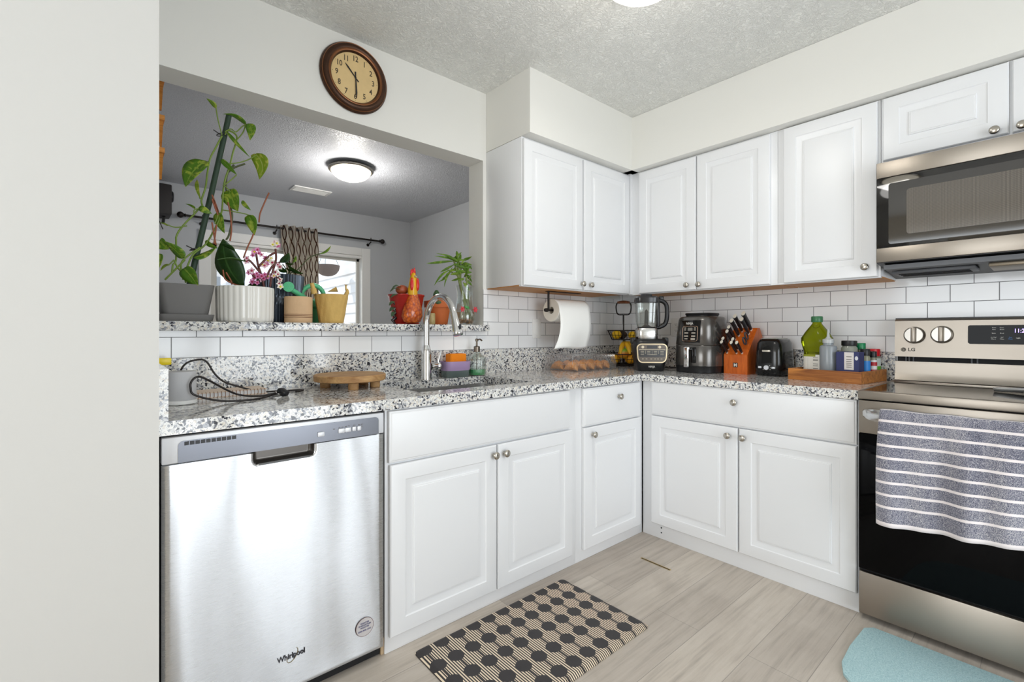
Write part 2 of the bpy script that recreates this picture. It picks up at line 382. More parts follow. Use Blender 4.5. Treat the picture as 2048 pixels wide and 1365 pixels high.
t = T('hanging_basket', 'dark fibre lined hanging basket outside the right door pane', 'planter', (Yp(4.6,655,553)), 'S')
coco = pm('coco_fibre', c(120,104,96), .95, .7, 60, .8, 120, .01)
r_ = .165
MB().lathe([(.02,0),(.07,.01),(.12,.04),(.155,.09),(r_,.14),(r_,.155),(r_-.02,.15)], 28).build('basket_liner', coco, t)
b = MB()
for k in range(3):
    a = 2*PI*k/3; b.tube([(r_*math.cos(a),r_*math.sin(a),.15),(0,0,.52)], .003, 5)
b.tube([(0,0,.5),(0,0,.62),(.02,0,.64),(.03,0,.62)], .004, 6)
b.build('chain', IRON, t)
# ------------------------------------------------------------------ cabinets
def knob(parent, x, y, z, label=None):
    prof = [(.0075,0),(.0065,.004),(.0055,.010),(.0065,.013),(.0125,.016),(.016,.020),(.0158,.0235),(.012,.0268),(.006,.0282),(.001,.0286)]
    M = Matrix(((1,0,0),(0,0,-1),(0,1,0)))
    return MB().lathe(prof, 20, (x,y,z), M).build('knob', NICK, parent, 50)
def panel(b, x0, x1, y, z0, z1, rings, back=.019):
    """slab with nested front rings (inset, depth)"""
    rows = [[(x0,y+back,z0),(x1,y+back,z0),(x1,y+back,z1),(x0,y+back,z1)]]
    for i, d in rings: rows.append([(x0+i,y+d,z0+i),(x1-i,y+d,z0+i),(x1-i,y+d,z1-i),(x0+i,y+d,z1-i)])
    b.surf(rows, close_v=True, cap0=True, cap1=True)
RAISED = [(0,.006),(.0015,.0035),(.004,.001),(.008,0),(.057,0),(.0585,.002),(.061,.0035),(.066,.0042),(.078,.0078),(.088,.0075),(.090,.0035),(.0915,.0025),(.0945,.0025),(.096,.0010),(.0975,.0008)]
SLAB = [(0,.007),(.002,.0045),(.006,.0035),(.0085,.0012),(.012,0)]
FRY, DRY = -.611, -.632
def door(root, x0, x1, z0, z1, kx, kz, y=DRY):
    b = MB(); panel(b, x0, x1, y, z0, z1, RAISED); d = b.build('door', WHITE, root, 20); knob(d, kx, y, kz); return d
def drawer(root, x0, x1, z0, z1, kx=None, kz=None, name='drawer_front'):
    b = MB(); panel(b, x0, x1, DRY, z0, z1, SLAB); d = b.build(name, WHITE, root, 20)
    if kx is not None: knob(d, kx, DRY, kz)
    return d
k = T('base_cabinet', 'white sink base cabinet with false drawer front and two doors beside the dishwasher', 'cabinet', (-1.69,-.3,0), local=False, group='white base cabinets')
MB().box(-2.2,-1.187,FRY,-.58,0,.876,.002).box(-2.2,-2.18,-.58,-.002,0,.872).box(-1.21,-1.187,-.58,-.002,0,.872).box(-2.18,-1.21,-.58,-.002,.06,.09).build('carcass', WHITE, k)
drawer(k, -2.190,-1.243,.684,.869, name='false_drawer_front')
door(k, -2.186,-1.7015,.060,.675,-1.721,.636); door(k, -1.6955,-1.226,.060,.675,-1.663,.636)
k = T('base_cabinet', 'narrow white base cabinet with one drawer and one door in the corner', 'cabinet', (-.9,-.3,0), local=False, group='white base cabinets')
MB().box(-1.187,-.614,FRY,-.002,0,.876,.002).build('carcass', WHITE, k)
drawer(k, -1.143,-.655,.676,.869,-.863,.807); door(k, -1.139,-.650,.058,.670,-1.08,.633)
k = T('base_cabinet', 'white base cabinet with a wide drawer over two doors beside the range', 'cabinet', (1.13,-.3,0), 'R', local=False, group='white base cabinets')
MB().box(.615,1.645,-.611,-.002,0,.876,.002).build('carcass', WHITE, k)
drawer(k, .680,1.640,.690,.874,1.149,.81); door(k, .680,1.160,.082,.684,1.118,.644); door(k, 1.1665,1.640,.082,.684,1.19,.644)
b = MB()
for z in (.035,.062): b.tube([(.735,-.611,z),(.735,-.6125,z)], .004, 10)
b.build('screw_hole', DARK, k)
UY = -.33
def upper(label, frame, x0, x1, dep, z0, z1, doors, grp='white wall cabinets', wood=True):
    k = T('wall_cabinet', label, 'cabinet', ((x0+x1)/2,dep/2,z0), frame, local=False, group=grp)
    MB().box(x0,x1,dep,-.001,z0+.004,z1,.0015).box(x0,x1,dep,dep+.02,z0-.004,z0+.004).build('carcass', WHITE, k)
    MB().box(x0+.004,x1-.004,dep+.0205,-.008,z0-.0015,z0+.004).build('bottom_panel', MAPLE if wood else WHITE, k, 0)
    for a,bx,c0,c1,kx,kz in doors: door(k, a,bx,c0,c1,kx,kz, y=dep-.02)
    return k
upper('white two door wall cabinet right of the pass-through opening', 'S', -1.275,-.331,-.31,1.402,2.198, [(-1.272,-.803,1.402,2.185,-.815,1.438),(-.786,-.335,1.402,2.185,-.74,1.436)])
upper('white two door wall cabinet on the stove wall nearest the corner', 'R', .305,1.226,-.31,1.402,2.198, [(.394,.7845,1.402,2.188,.735,1.432),(.7915,1.193,1.402,2.188,.81,1.43)])
MB().box(.302,.3325,-.3305,-.300,1.402,2.198).build('corner_filler', WHITE, bpy.data.objects['wall_cabinet.001'], 0)
upper('tall white single door wall cabinet left of the microwave', 'R', 1.227,1.655,-.31,1.402,2.198, [(1.258,1.646,1.402,2.192,1.603,1.448)])
upper('short white wall cabinet above the microwave', 'R', 1.657,2.42,-.31,1.893,2.198, [(1.665,2.053,1.915,2.192,2.015,1.934),(2.062,2.415,1.915,2.192,2.088,1.931)], wood=False)
# ------------------------------------------------------------------ worktop and ledge
cf = -.635
SX0, SX1, SY0, SY1 = -2.015, -1.40, -.53, -.135
t = T('countertop', 'speckled grey granite L-shaped countertop with a sink cut-out', 'countertop', (-1.4,-.3,.876), local=False)
b = MB()
b.box(XL+.001,SX0,cf,-.001,.876,.914).box(SX0,SX1,cf,SY0,.876,.914).box(SX0,SX1,SY1,-.001,.876,.914).box(SX1,-.001,cf,-.001,.876,.914).box(cf,-.001,-1.646,cf,.876,.914)
b.build('slab', GRAN, t, 0)
solo(MB().box(XL+.022,-.022,-.021,-.0065,.9141,1.053), 'granite_upstand', GRAN, 'long granite upstand behind the sink along the bottom of the tiles', 'upstand', (-1.4,-.014,.9141), local=False, smooth=0)
solo(MB().box(-.021,-.0065,-1.655,-.0065,.9141,1.053), 'granite_upstand', GRAN, 'granite upstand behind the air fryer and toaster on the stove wall', 'upstand', (-.014,-.8,.9141), local=False, smooth=0)
solo(MB().box(XL+.0005,XL+.0215,cf+.002,-.0065,.9141,1.053), 'granite_upstand', GRAN, 'short granite side upstand at the left end of the counter beside the grey speaker', 'upstand', (XL+.01,-.3,.9141), local=False, smooth=0)
solo(MB().box(XL+.001,-1.286,-.05,-.0002,LT-.036,LT,.004).box(XL+.001,JX-.001,-.004,.32,LT-.036,LT,.003), 'granite_ledge', GRAN, 'speckled granite ledge of the pass-through opening under the plants', 'ledge', (-2.07,.1,LT-.036), local=False)
# sink
b = MB(); z0 = .69
def rr(x0,x1,y0,y1,z,r,n=6):
    P = []
    for cx,cy,a0 in ((x1-r,y1-r,0),(x0+r,y1-r,90),(x0+r,y0+r,180),(x1-r,y0+r,270)):
        for i in range(n+1): a = R(a0+90*i/n); P.append((cx+r*math.cos(a),cy+r*math.sin(a),z))
    return P
b.surf([rr(SX0-.02,SX1+.02,SY0-.02,SY1+.02,.8755,.03), rr(SX0+.004,SX1-.004,SY0+.004,SY1-.004,.8755,.02), rr(SX0+.006,SX1-.006,SY0+.006,SY1-.006,z0+.03,.02), rr(SX0+.03,SX1-.03,SY0+.03,SY1-.03,z0,.03)], close_v=True, cap1=True)
t = T('kitchen_sink', 'stainless undermount sink basin set in the granite countertop', 'sink', ((SX0+SX1)/2,(SY0+SY1)/2,z0), local=False)
b.build('basin', STEEL, t, 30, thick=.0015)
MB().lathe([(.045,z0+.001),(.045,z0+.004),(.036,z0+.004),(.03,z0+.0015),(.001,z0+.001)], 24, ((SX0+SX1)/2,(SY0+SY1)/2,0)).build('drain', CHROME, t)
# faucet
t = T('faucet', 'chrome gooseneck pull-down faucet with side lever behind the sink', 'faucet', (-1.722,-.085,.914))
MB().lathe([(.027,0),(.027,.004),(.0255,.008),(.0250,.125),(.0235,.145),(.018,.165),(.0158,.172)], 28).build('faucet_body', CHROME, t)
P = [(0,0,.15),(0,0,.24)]; rA = .128
for i in range(19): a = PI*i/18*.889; P.append((0,-rA+rA*math.cos(a),.283+rA*math.sin(a)))
P.append((0,-.2515,.3175))
MB().tube(P, .0156, 20).build('gooseneck', CHROME, t, 60)
MB().lathe([(.0165,.0),(.0168,-.02),(.0195,-.05),(.0245,-.085),(.0255,-.098),(.0235,-.104),(.015,-.105)], 24, (0,-.2495,.323), Matrix.Rotation(R(-20),3,'X')).build('spray_head', CHROME, t)
MB().lathe([(.004,0),(.0055,.004),(.005,.02),(.002,.022)],10,(.0,-.302,.253)).build('spray_button', BLACK, t)
MX = Matrix(((0,0,1),(0,1,0),(-1,0,0)))
MB().lathe([(.019,.025),(.019,.058),(.0175,.06),(.0175,.063),(.019,.065),(.021,.072),(.0195,.078),(.012,.08)], 24, (0,0,.062), MX).build('lever_hub', CHROME, t)
MB().tube([(.072,0,.07),(.076,-.004,.10),(.082,-.008,.135)], [.007,.006,.0045], 8, flat=.6).build('lever', CHROME, t)
# ------------------------------------------------------------------ dishwasher
t = T('dishwasher', 'stainless steel dishwasher with top control strip at the end of the counter', 'dishwasher', (-2.53,-.3,0), local=False)
X0, X1 = -2.842, -2.2135
MB().box(X0,X1,-.60,-.02,.005,.868).build('body', DARK, t, 0)
MB().box(X0+.01,X1-.01,-.585,-.565,.0,.07).build('toe_kick', BLACK, t, 0)
xs = sorted(set([X0+.0,X0+.004,X0+.012]+[X0+.02+.0155*i for i in range(40)]+[-2.632+.004*i for i in range(49)]+[X1-.012,X1-.004,X1])); xs = [x for x in xs if X0 <= x <= X1]
zs = sorted(set([.045,.049,.057]+[.06+.03*i for i in range(23)]+[.74+.004*i for i in range(14)]+[.795]))
def dwy(x, z):
    qx = abs(x+2.536)-.072; qz = (.772-z)-0.0; qz = abs(z-.80)-.026
    d = math.hypot(max(qx,0),max(qz,0))+min(max(qx,qz),0)-.016
    k = min(max(-d/.012+.2,0),1); k = k*k*(3-2*k)
    e = min(x-X0, X1-x, z-.045); rim = .006*(1-min(e/.008,1))**2
    wav = .0019*math.sin((x+2.5)*9.0+.9*math.sin(z*4.2))+.0009*math.sin((x+2.4)*17+2.6*z)
    return -.634+k*.03+rim+wav*min(1,e/.05)
db = MB().surf([[(x,dwy(x,z),z) for z in zs] for x in xs])
for f_ in db.bm.faces:
    cc_ = f_.calc_center_median()
    if cc_.y > -.628 and -2.64 < cc_.x < -2.43 and cc_.z > .75: f_.material_index = 1
db.box(X0+.002,X1-.002,-.6005,-.59,.046,.79).build('door_panel', [STEELW, pm('pocket_steel', c(96,92,88), .3, metal=.8)], t, 60)
b = MB().box(X0,X1,-.634,-.6,.7975,.869,.004)
cp = b.build('control_panel', SILV, t, 30)
b = MB(); P = [(-2.806,.7985)]
for cx,a0 in ((-2.246,90),(-2.794,180)): pass
P = [(-2.806,.799),(-2.234,.799)]+[(-2.246+.012*math.cos(R(a)),.845+.012*math.sin(R(a))) for a in (0,30,60,90)]+[(-2.794+.012*math.cos(R(a)),.845+.012*math.sin(R(a))) for a in (90,120,150,180)]
b.prism(P, -.6365,-.63, lambda x,z,d: (x,d,z)); b.build('control_strip', SILVD, cp, 30)
b = MB()
for i in range(10): b.box(-2.792+i*.0125,-2.7815+i*.0125,-.6372,-.634,.8445,.8545)
b.build('vent', BLACK, cp, 0)
for u,v,ww in ((642,869,.011),(683,862,.011),(696,860,.011),(708,858,.007),(718,857,.007)):
    p = Yp(-.637,u,v); MB().box(p.x-ww,p.x+ww,-.641,-.636,p.z-.0075,p.z+.0075,.003).build('button', SILV, cp, 40)
b = MB()
for u,v in ((668,859),(679,856),(685,855),(692,853.5),(698,852.5),(708,851),(718,850),(724,849),(724,853)):
    p = Yp(-.637,u,v); b.box(p.x-.003,p.x+.003,-.6369,-.636,p.z-.001,p.z+.001)
b.build('button_caption', INKG, cp, 0)
dl = flat('dark_lettering', 52,52,58,.4)
text('Whirlpool', .0225, dl, t, (-2.519,-.6362,.153), 'brand_lettering', sx=.86, bold=.0006)
b = MB(); a = [(-2.516+.016*math.cos(R(q)),-.6358,.153+.017*math.sin(R(q))+.010*math.cos(R(q))) for q in range(160,420,20)]
b.tube(a, .0009, 5).build('emblem_swoosh', flat('gold_line', 150,136,96,.4,metal=.5), t)
st = MB().lathe([(.0315,0),(.0315,.0006),(.001,.0006)], 40, (-2.284,-.6352,.146), Matrix(((1,0,0),(0,0,-1),(0,1,0)))).build('sticker', flat('clear_sticker', 196,192,192,.3), t, 30)
b = MB(); b.tube([(-2.284+.031*math.cos(2*PI*i/40),-.636,.146+.031*math.sin(2*PI*i/40)) for i in range(40)], .0006, 5, closed=True); b.build('sticker_ring', flat('maroon', 96,40,40,.5), st)
blue = flat('blue_ink', 44,48,110,.5)
for s_,z_,sz in (('REGISTER',.160,.0072),('ENREGISTRER',.1525,.0072),('REGISTRE',.145,.0072),('828-400-1301',.1345,.0082)): text(s_, sz, blue, st, (-2.284,-.6362,z_), 'sticker_lettering')
# ------------------------------------------------------------------ range
t = T('range', 'stainless electric range with black glass oven door and rear control panel', 'stove', (2.03,-.33,0), 'R', local=False)
L0, L1 = 1.650, 2.410
MB().box(L0,L1,-.635,-.012,.03,.886).box(L0+.02,L1-.02,-.60,-.02,.0,.03).build('body', DARK, t, 0)
b = MB().box(L0,L1,-.664,-.640,.884,.918,.006).box(L0,L0+.012,-.645,-.05,.884,.918,.003).box(L1-.012,L1,-.645,-.05,.884,.918,.003).box(L0,L1,-.085,-.05,.884,.922,.003)
b.build('cooktop_frame', STEELR, t, 30)
MB().box(L0+.011,L1-.011,-.642,-.08,.884,.9165).build('cooktop_glass', pm('cooktop_glass', c(14,13,12), .06, spec=.7), t, 0)
b = MB()
prof = [(-.05,.918),(-.082,.925),(-.074,.938),(-.066,.96),(-.064,1.013),(-.02,1.013)]
b.surf([[(x,y,z) for y,z in prof] for x in (L0+.012,L1-.012)], cap0=True, cap1=True); b.box(L0+.02,L1-.02,-.05,-.012,.92,1.2)
b.build('backguard', STEELR, t, 35)
b = MB().box(L0+.02,L1-.02,-.058,-.03,1.012,1.04)
b.build('vent_slot', DARK, t, 0)
DR = flat('dark_rib', 70,72,76,.5)
for x in (1.700,1.712,1.727,1.925,1.943): MB().box(x,x+.005,-.064,-.05,1.013,1.037).build('vent_rib', DR, t, 0)
b = MB(); prof = [(-.078,1.036),(-.066,1.205),(-.058,1.214),(-.012,1.214),(-.012,1.036)]
b.surf([[(x,y,z) for y,z in prof] for x in (L0+.012,L1-.012)], close_v=True, cap0=True, cap1=True)
con = b.build('control_panel', STEELR, t, 25)
MB().box(L0+.012,L1-.012,-.056,-.011,1.2145,1.219).build('top_trim', BLACK, con, 0)
def cy(z): return -.078+(z-1.036)*.071
TL = R(90)-math.atan(.071)
b = MB(); dz0, dz1 = 1.100,1.182
P = [(1.916+.006,dz0),(2.24,dz0),(2.24,dz1)]+[(1.922+.006*math.cos(R(a)),dz1-.006+.006*math.sin(R(a))) for a in (90,135,180)]+[(1.916,dz0+.006)]
b.prism(P, -.003,.004, lambda x,z,d: (x,cy(z)+d,z)); disp = b.build('display', BGLASS, con, 30)
for s_,u,v,sz,m_ in (('Conv',1988,656,.0055,0),('Bake',1988,659.5,.0055,0),('Conv',2003.5,656,.0055,0),('Roast',2004,659.5,.0055,0),('Bake',1987.5,667,.006,0),('Broil',2004,667,.006,0),('Air Fry/',1987,675,.0055,0),('Warm',1987,678.5,.0055,0),('Self',2004,675,.0055,0),('Clean',2004,678.5,.0055,0),('Easy',2021,675,.0055,1),('Clean',2021,678.5,.0055,1),('Light',2036.5,676.5,.006,0)):
    p = RF(Xp(-.074,u,v)); text(s_, sz, (INKW, flat('blue_label', 70,140,210,.5))[m_], disp, (p.x,cy(p.z)-.0036,p.z), 'display_lettering', (TL,0,0))
text('11:26', .023, emit('clock_led', c(176,150,255), 2.2), disp, (2.075,cy(1.157)-.0036,1.157), 'clock_digits', (TL,0,0), sx=.8)
for x,z in ((1.735,1.137),(1.831,1.14)):
    Mk = Matrix.Rotation(TL,3,'X'); pc = (x,cy(z),z)
    kb = MB().lathe([(.040,0),(.040,.006),(.0385,.010),(.037,.022),(.0355,.025),(.034,.0255),(.033,.0235),(.001,.0235)], 32, pc, Mk).build('knob', pm('knob_steel', c(150,146,140), .25, metal=1), con, 40)
    MB().box(-.0095,.0095,-.033,.033,.02,.036,.003, M=Matrix.Translation(pc) @ Mk.to_4x4()).build('grip', STEELR, kb, 30)
text('LG', .022, INKG, con, (1.725,cy(1.069)-.0006,1.069), 'brand_lettering', (TL,0,0), sx=1.0, bold=.0007)
MB().lathe([(.0098,0),(.0098,.0006),(.001,.0006)], 24, (1.695,cy(1.069),1.069), Matrix.Rotation(TL,3,'X')).build('emblem', INKG, con, 30)
b = MB(); y_ = cy(1.069)-.0012
b.tube([(1.695+.0068*math.cos(R(a)),y_,1.069+.0068*math.sin(R(a))) for a in range(100,345,15)]+[(1.699,y_,1.069)], .0006, 4).box(1.6945,1.6955,y_-.0005,y_+.0005,1.066,1.0725).box(1.6945,1.697,y_-.0005,y_+.0005,1.0655,1.0665)
b.build('emblem_line', flat('emblem_light', 200,190,170,.4), con)
od = MB().box(L0+.003,L1-.003,-.660,-.636,.206,.748,.003).build('oven_door', BGLASS, t, 30)
MB().box(L0+.003,L1-.003,-.661,-.636,.749,.880,.004).build('door_top_band', STEELR, od, 30)
b = MB(); rows = []
hx = [1.668,1.672,1.69,1.715,1.74,1.80,2.25,2.33,2.36,2.385,2.39]
hz = [.003,.014,.019,.023,.0245,.0245,.0245,.0245,.02,.014,.003]; hy_ = [-.663,-.672,-.69,-.704,-.708,-.708,-.708,-.708,-.704,-.68,-.663]
for x,h,y in zip(hx,hz,hy_): rows.append([(x,y+.010,.830-h*.9),(x,y-.004,.830-h),(x,y-.010,.830-h*.5),(x,y-.010,.830+h*.5),(x,y-.004,.830+h),(x,y+.010,.830+h*.9)])
b.surf(rows, close_v=True, cap0=True, cap1=True).box(1.71,1.74,-.70,-.66,.822,.838).box(2.32,2.35,-.70,-.66,.822,.838)
b.build('door_handle', pm('handle_steel', c(206,206,206), .2, metal=1), od, 40)
MB().box(L0+.003,L1-.003,-.658,-.636,.026,.194,.004).build('warming_drawer', STEELR, t, 30)
# ------------------------------------------------------------------ microwave
t = T('microwave', 'stainless over-the-range microwave with black glass door', 'microwave', (2.03,-.2,1.405), 'R', local=False)
M0, M1 = 1.658, 2.415
b = MB(); prof = [(-.395,1.452),(-.02,1.412),(-.012,1.412),(-.012,1.888),(-.385,1.888)]
b.surf([[(x,y,z) for y,z in prof] for x in (M0,M1)], close_v=True, cap0=True, cap1=True); b.build('body', BLACK, t, 0)
MB().box(M0,M1,-.405,-.38,1.819,1.886,.002).build('top_band', STEELR, t, 30)
MB().box(M0,M1,-.405,-.38,1.455,1.515,.002).build('bottom_band', STEELR, t, 30)
md = MB().box(M0,M1,-.402,-.38,1.5155,1.8185,.002).build('door', pm('microwave_glass', c(20,18,17), .05, spec=.8), t, 30)
pa, pb = RF(Xp(-.403,1797,401)), RF(Xp(-.403,1797,477))
t_ = NT('window_mesh'); v_ = t_.obj(); sp_ = t_.add('SeparateXYZ', {0:v_}).outputs
g_ = t_.math('MULTIPLY', t_.math('ABSOLUTE', t_.math('SINE', t_.math('MULTIPLY', sp_[0], 900))), t_.math('ABSOLUTE', t_.math('SINE', t_.math('MULTIPLY', sp_[2], 900))))
t_.set(col=t_.mix(g_, c(52,48,44), c(128,120,110)), rough=.12, spec=.6)
P = rr(1.76,2.30,1.565,1.755,0,.012,4)
MB().prism([(p[0],p[1]) for p in P], -.4035,-.40, lambda x,z,d: (x,d,z)).build('door_window', t_.mat, md, 30)
P = rr(1.70,2.34,1.530,1.790,0,.01,4)
MB().prism([(p[0],p[1]) for p in P], -.4026,-.40, lambda x,z,d: (x,d,z)).build('window_border', pm('dark_tint', c(44,41,38), .05, spec=.8), md, 30)
b = MB().box(M0+.02,M1-.02,-.375,-.30,1.425,1.444,M=None).box(M0+.03,M0+.30,-.28,-.12,1.412,1.426,.004)
b.build('vent_grille', flat('vent_grey', 96,98,102,.5), t, 30)
b = MB()
for i in range(3): b.box(M0+.05,M0+.28,-.25+i*.045,-.235+i*.045,1.4095,1.413)
b.build('vent_slot', DARK, t, 0)
MB().box(M0+.34,M1-.04,-.33,-.12,1.409,1.424,.003).build('grease_filter', pm('filter_mesh', c(150,138,120), .4, .6, 200, metal=.7), t, 30)
# ------------------------------------------------------------------ wall things
MYZ = Matrix(((1,0,0),(0,0,-1),(0,1,0)))   # lathe axis z -> -y
t = T('wall_clock', 'round bronze framed wall clock with parchment face above the opening', 'clock', (-2.063,-.001,2.352))
BRONZE = pm('aged_bronze', c(74,48,32), .35, .6, 30, metal=.55); COPPER = pm('copper_edge', c(128,82,52), .35, metal=.7)
MB().m(0).lathe([(.158,0),(.163,.006),(.160,.014),(.156,.018)], 64, M=MYZ, cap=False).m(1).lathe([(.156,.018),(.154,.022),(.152,.021)], 64, M=MYZ, cap=False).m(0).lathe([(.152,.021),(.146,.029),(.136,.031),(.129,.028)], 64, M=MYZ, cap=False).m(1).lathe([(.129,.028),(.126,.029),(.123,.026),(.119,.025)], 64, M=MYZ, cap=False).m(0).lathe([(.119,.025),(.113,.014)], 64, M=MYZ, cap=False).build('frame', [BRONZE, COPPER], t, 50)
f = MB().lathe([(.116,.0125),(.116,.014),(.001,.014)], 64, M=MYZ).build('dial', pm('parchment', c(226,196,140), .6, .35, 22), t, 30)
for h in range(1,13):
    a = R(90-30*h); text(str(h), .036, flat('dial_ink', 70,58,40,.6), f, (.088*math.cos(a),-.0143,.088*math.sin(a)), 'numeral', sx=.8, bold=.0006)
b = MB()
for h in range(12):
    a = R(90-30*h); b.disc((.107*math.cos(a),-.0144,.107*math.sin(a)), .0016, seg=8)
b.build('hour_dot', INK, f, 0)
def hand(nm, a, L, wd, y, tail):
    a = R(a); d = (math.cos(a), math.sin(a)); n = (-d[1], d[0])
    P = [(-tail,wd*.8),(-tail,-wd*.8),(0,-wd*.5),(L*.75,-wd),(L,-wd*.2),(L,wd*.2),(L*.75,wd),(0,wd*.5)]
    MB().prism([(d[0]*p+n[0]*q, d[1]*p+n[1]*q) for p,q in P], y, y-.0012, lambda x,z,e: (x,e,z)).build(nm, INK, f, 0)
hand('hour_hand', 133, .072, .0036, -.0165, .022); hand('minute_hand', -87, .094, .0040, -.019, .026)
MB().lathe([(.004,0),(.004,.0055),(.001,.006)], 12, (0,-.014,0), MYZ).build('pivot', INK, f)
PLATEW = pm('plate_white', c(240,240,238), .3)
def duplex(t, blank=False):
    MB().box(-.037,.037,-.006,0,-.062,.062,.003).build('plate', PLATEW, t, 30)
    b = MB()
    if blank:
        MB().box(-.017,.017,-.0085,-.005,-.034,.034,.002).build('rocker', PLATEW, t, 30)
        for z in (-.047,.047): b.lathe([(.0032,0),(.0032,.001),(.001,.0012)], 10, (0,-.006,z), MYZ)
        b.build('screw', SILV, t, 30)
    else:
        for z in (-.021,.021):
            P = rr(-.0165,.0165,z-.014,z+.014,0,.010,4)
            o = MB().prism([(p[0],p[1]) for p in P], -.008, -.005, lambda x,zz,d: (x,d,zz)).build('outlet_face', PLATEW, t, 30)
            MB().box(-.0075,-.0055,-.0084,-.0078,z-.002,z+.006).box(.0055,.0075,-.0084,-.0078,z-.002,z+.006).lathe([(.0022,0),(.0022,.0005)],8,(0,-.0079,z-.0075),MYZ).build('slot', DARK, o, 0)
        b.lathe([(.003,0),(.003,.001),(.001,.0012)], 10, (0,-.006,0), MYZ).build('screw', SILV, t, 30)
duplex(T('switch_plate', 'white wall switch plate on the tiles right of the soap bottle', 'switch', (-.878,-.0065,1.175)), True)
duplex(T('power_outlet', 'white duplex power outlet on the tiles between blender and air fryer', 'outlet', (.477,-.0065,1.184), 'R'))
# paper towel
px0, px1, py, pz, pr_ = -.905, -.625, -.165, 1.285, .068
t = T('paper_towel_holder', 'black paper towel bar hanging under the wall cabinet', 'holder', (-.9,py,1.4005), local=False)
b = MB().box(px0-.035,px1-.02,py-.013,py+.013,1.3965,1.4005)
b.tube([(px0-.022,py,1.3975),(px0-.022,py,pz-.004)], .0065, 10).tube([(px0-.04,py,pz),(px1+.012,py,pz)], .006, 10).lathe([(.01,-.012),(.0115,-.006),(.0115,.006),(.01,.012)],14,(px0-.040,py,pz),MX)
b.build('bracket', IRON, t)
PAPER = pm('paper_towel', c(246,246,243), .9, bump=.25, bs=160, bd=.002)
t = T('paper_towel_roll', 'white paper towel roll with its sheet hanging down over the counter', 'paper towel', ((px0+px1)/2,py,pz), local=False)
MB().m(0).lathe([(pr_,px0),(pr_,px1)], 48, (0,py,pz), MX, cap=False).m(1).surf([[Vector((x,py+r*math.cos(2*PI*k/48),pz+r*math.sin(2*PI*k/48))) for k in range(48)] for x,r in ((px0,pr_),(px0+.0005,.022),(px1-.0005,.022),(px1,pr_))], close_v=True).build('roll', [PAPER, pm('roll_end', c(226,220,208), .9)], t, 50)
rows = []
for i in range(13):
    x = px0+(px1-px0)*i/12; row = []
    for j in range(13): a = PI*.62-PI*.62*j/12-0; row.append((x, py-(pr_+.0012)*math.cos(a-PI*.0), pz+(pr_+.0012)*math.sin(a)))
    for j in range(1,17):
        q = j/16; fl = .012*math.sin(q*PI*1.1)+.020*q*q*math.sin(i/12*PI*1.6+.5); dx = -.012*q*q*(1-i/12)*6*q-.012*q*q
        row.append((x+dx*.6, py-pr_-.0012-fl, pz-.232*q+.006*q*math.sin(i/12*PI*2)))
    rows.append(row)
MB().surf(rows).build('hanging_sheet', PAPER, t, 60, thick=.0006)
# ------------------------------------------------------------------ counter, left end
t = T('smart_speaker', 'small grey cylindrical speaker with white base at the left counter end', 'speaker', (-2.766,-.285,.914))
MB().lathe([(.044,.012),(.044,.104),(.042,.108),(.03,.109),(.001,.108)], 40).build('body', pm('grey_fabric', c(190,190,192), .8, .15, 300), t)
MB().lathe([(.040,0),(.046,.003),(.046,.013),(.044,.014)], 40).build('base', PLATEW, t)
t = T('yellow_cap_bottle', 'white bottle with a yellow cap leaning behind the grey speaker', 'bottle', (-2.803,-.115,.914), rz=R(0))
MB().lathe([(.019,0),(.020,.01),(.020,.085),(.010,.12),(.009,.128)], 20).build('bottle', pm('offwhite_plastic', c(214,214,204), .4), t)
MB().box(-.018,.026,-.012,.012,.1215,.146,.004).build('cap', flat('yellow_plastic', 246,218,20,.35), t, 40)
def SP(lst, n=8):
    """smooth curve through points"""
    P = [Vector(p) for p in lst]; out = []
    for i in range(len(P)-1):
        a, b_, c_, d_ = P[max(i-1,0)], P[i], P[i+1], P[min(i+2,len(P)-1)]
        for k in range(n):
            q = k/n; out.append(.5*((2*b_)+(c_-a)*q+(2*a-5*b_+4*c_-d_)*q*q+(3*b_-a-3*c_+d_)*q**3))
    return out+[P[-1]]
CORD = flat('black_cord', 34,28,26,.5)
t = T('loose_cord', 'loose black power cord with plug looping beside the spiral notebook', 'cord', (-2.56,-.25,.914), local=False)
b = MB(); zc = .918
pts = [(-2.775,-.18,.922),(-2.765,-.14,.97)]+[tuple(Yp(-.15,u,v)) for u,v in ((368,731),(395,720),(413,724),(430,749),(448,764),(468,771))]+[(-2.505,-.16,zc+.004),(-2.44,-.16,zc),(-2.375,-.17,zc),(-2.35,-.19,zc),(-2.39,-.23,zc)]
b.tube(SP(pts), .0034, 8)
pts = [(-2.475,-.285,zc+.008),(-2.53,-.29,zc+.002),(-2.60,-.26,zc+.012)]+[tuple(Yp(-.345,u,v)) for u,v in ((415,760),(396,754),(384,762),(381,775),(390,791))]+[(-2.66,-.36,.922),(-2.58,-.36,zc),(-2.53,-.33,zc),(-2.47,-.26,zc),(-2.42,-.21,zc)]
b.tube(SP(pts), .0034, 8).build('wire', CORD, t)
b = MB(); Mp = Matrix.Translation((-2.455,-.30,.929)) @ Matrix.Rotation(R(-55),4,'Z') @ Matrix.Rotation(R(28),4,'Y')
b.box(-.018,.018,-.016,.016,-.0105,.0105,.006, M=Mp); pl = b.build('plug', flat('plug_black', 24,26,30,.4), t, 50)
b = MB()
for x in (-.006,.006): b.box(x-.003,x+.003,-.031,-.015,-.0008,.0008, M=Mp)
b.build('prong', CHROME, pl, 0)
t = T('notebook', 'closed white spiral notebook lying beside the speaker', 'notebook', (-2.60,-.12,.914), rz=R(2))
MB().box(-.115,.115,-.06,.06,.003,.017).build('pages', pm('paper_edge', c(238,238,240), .8, .2, 400), t, 0)
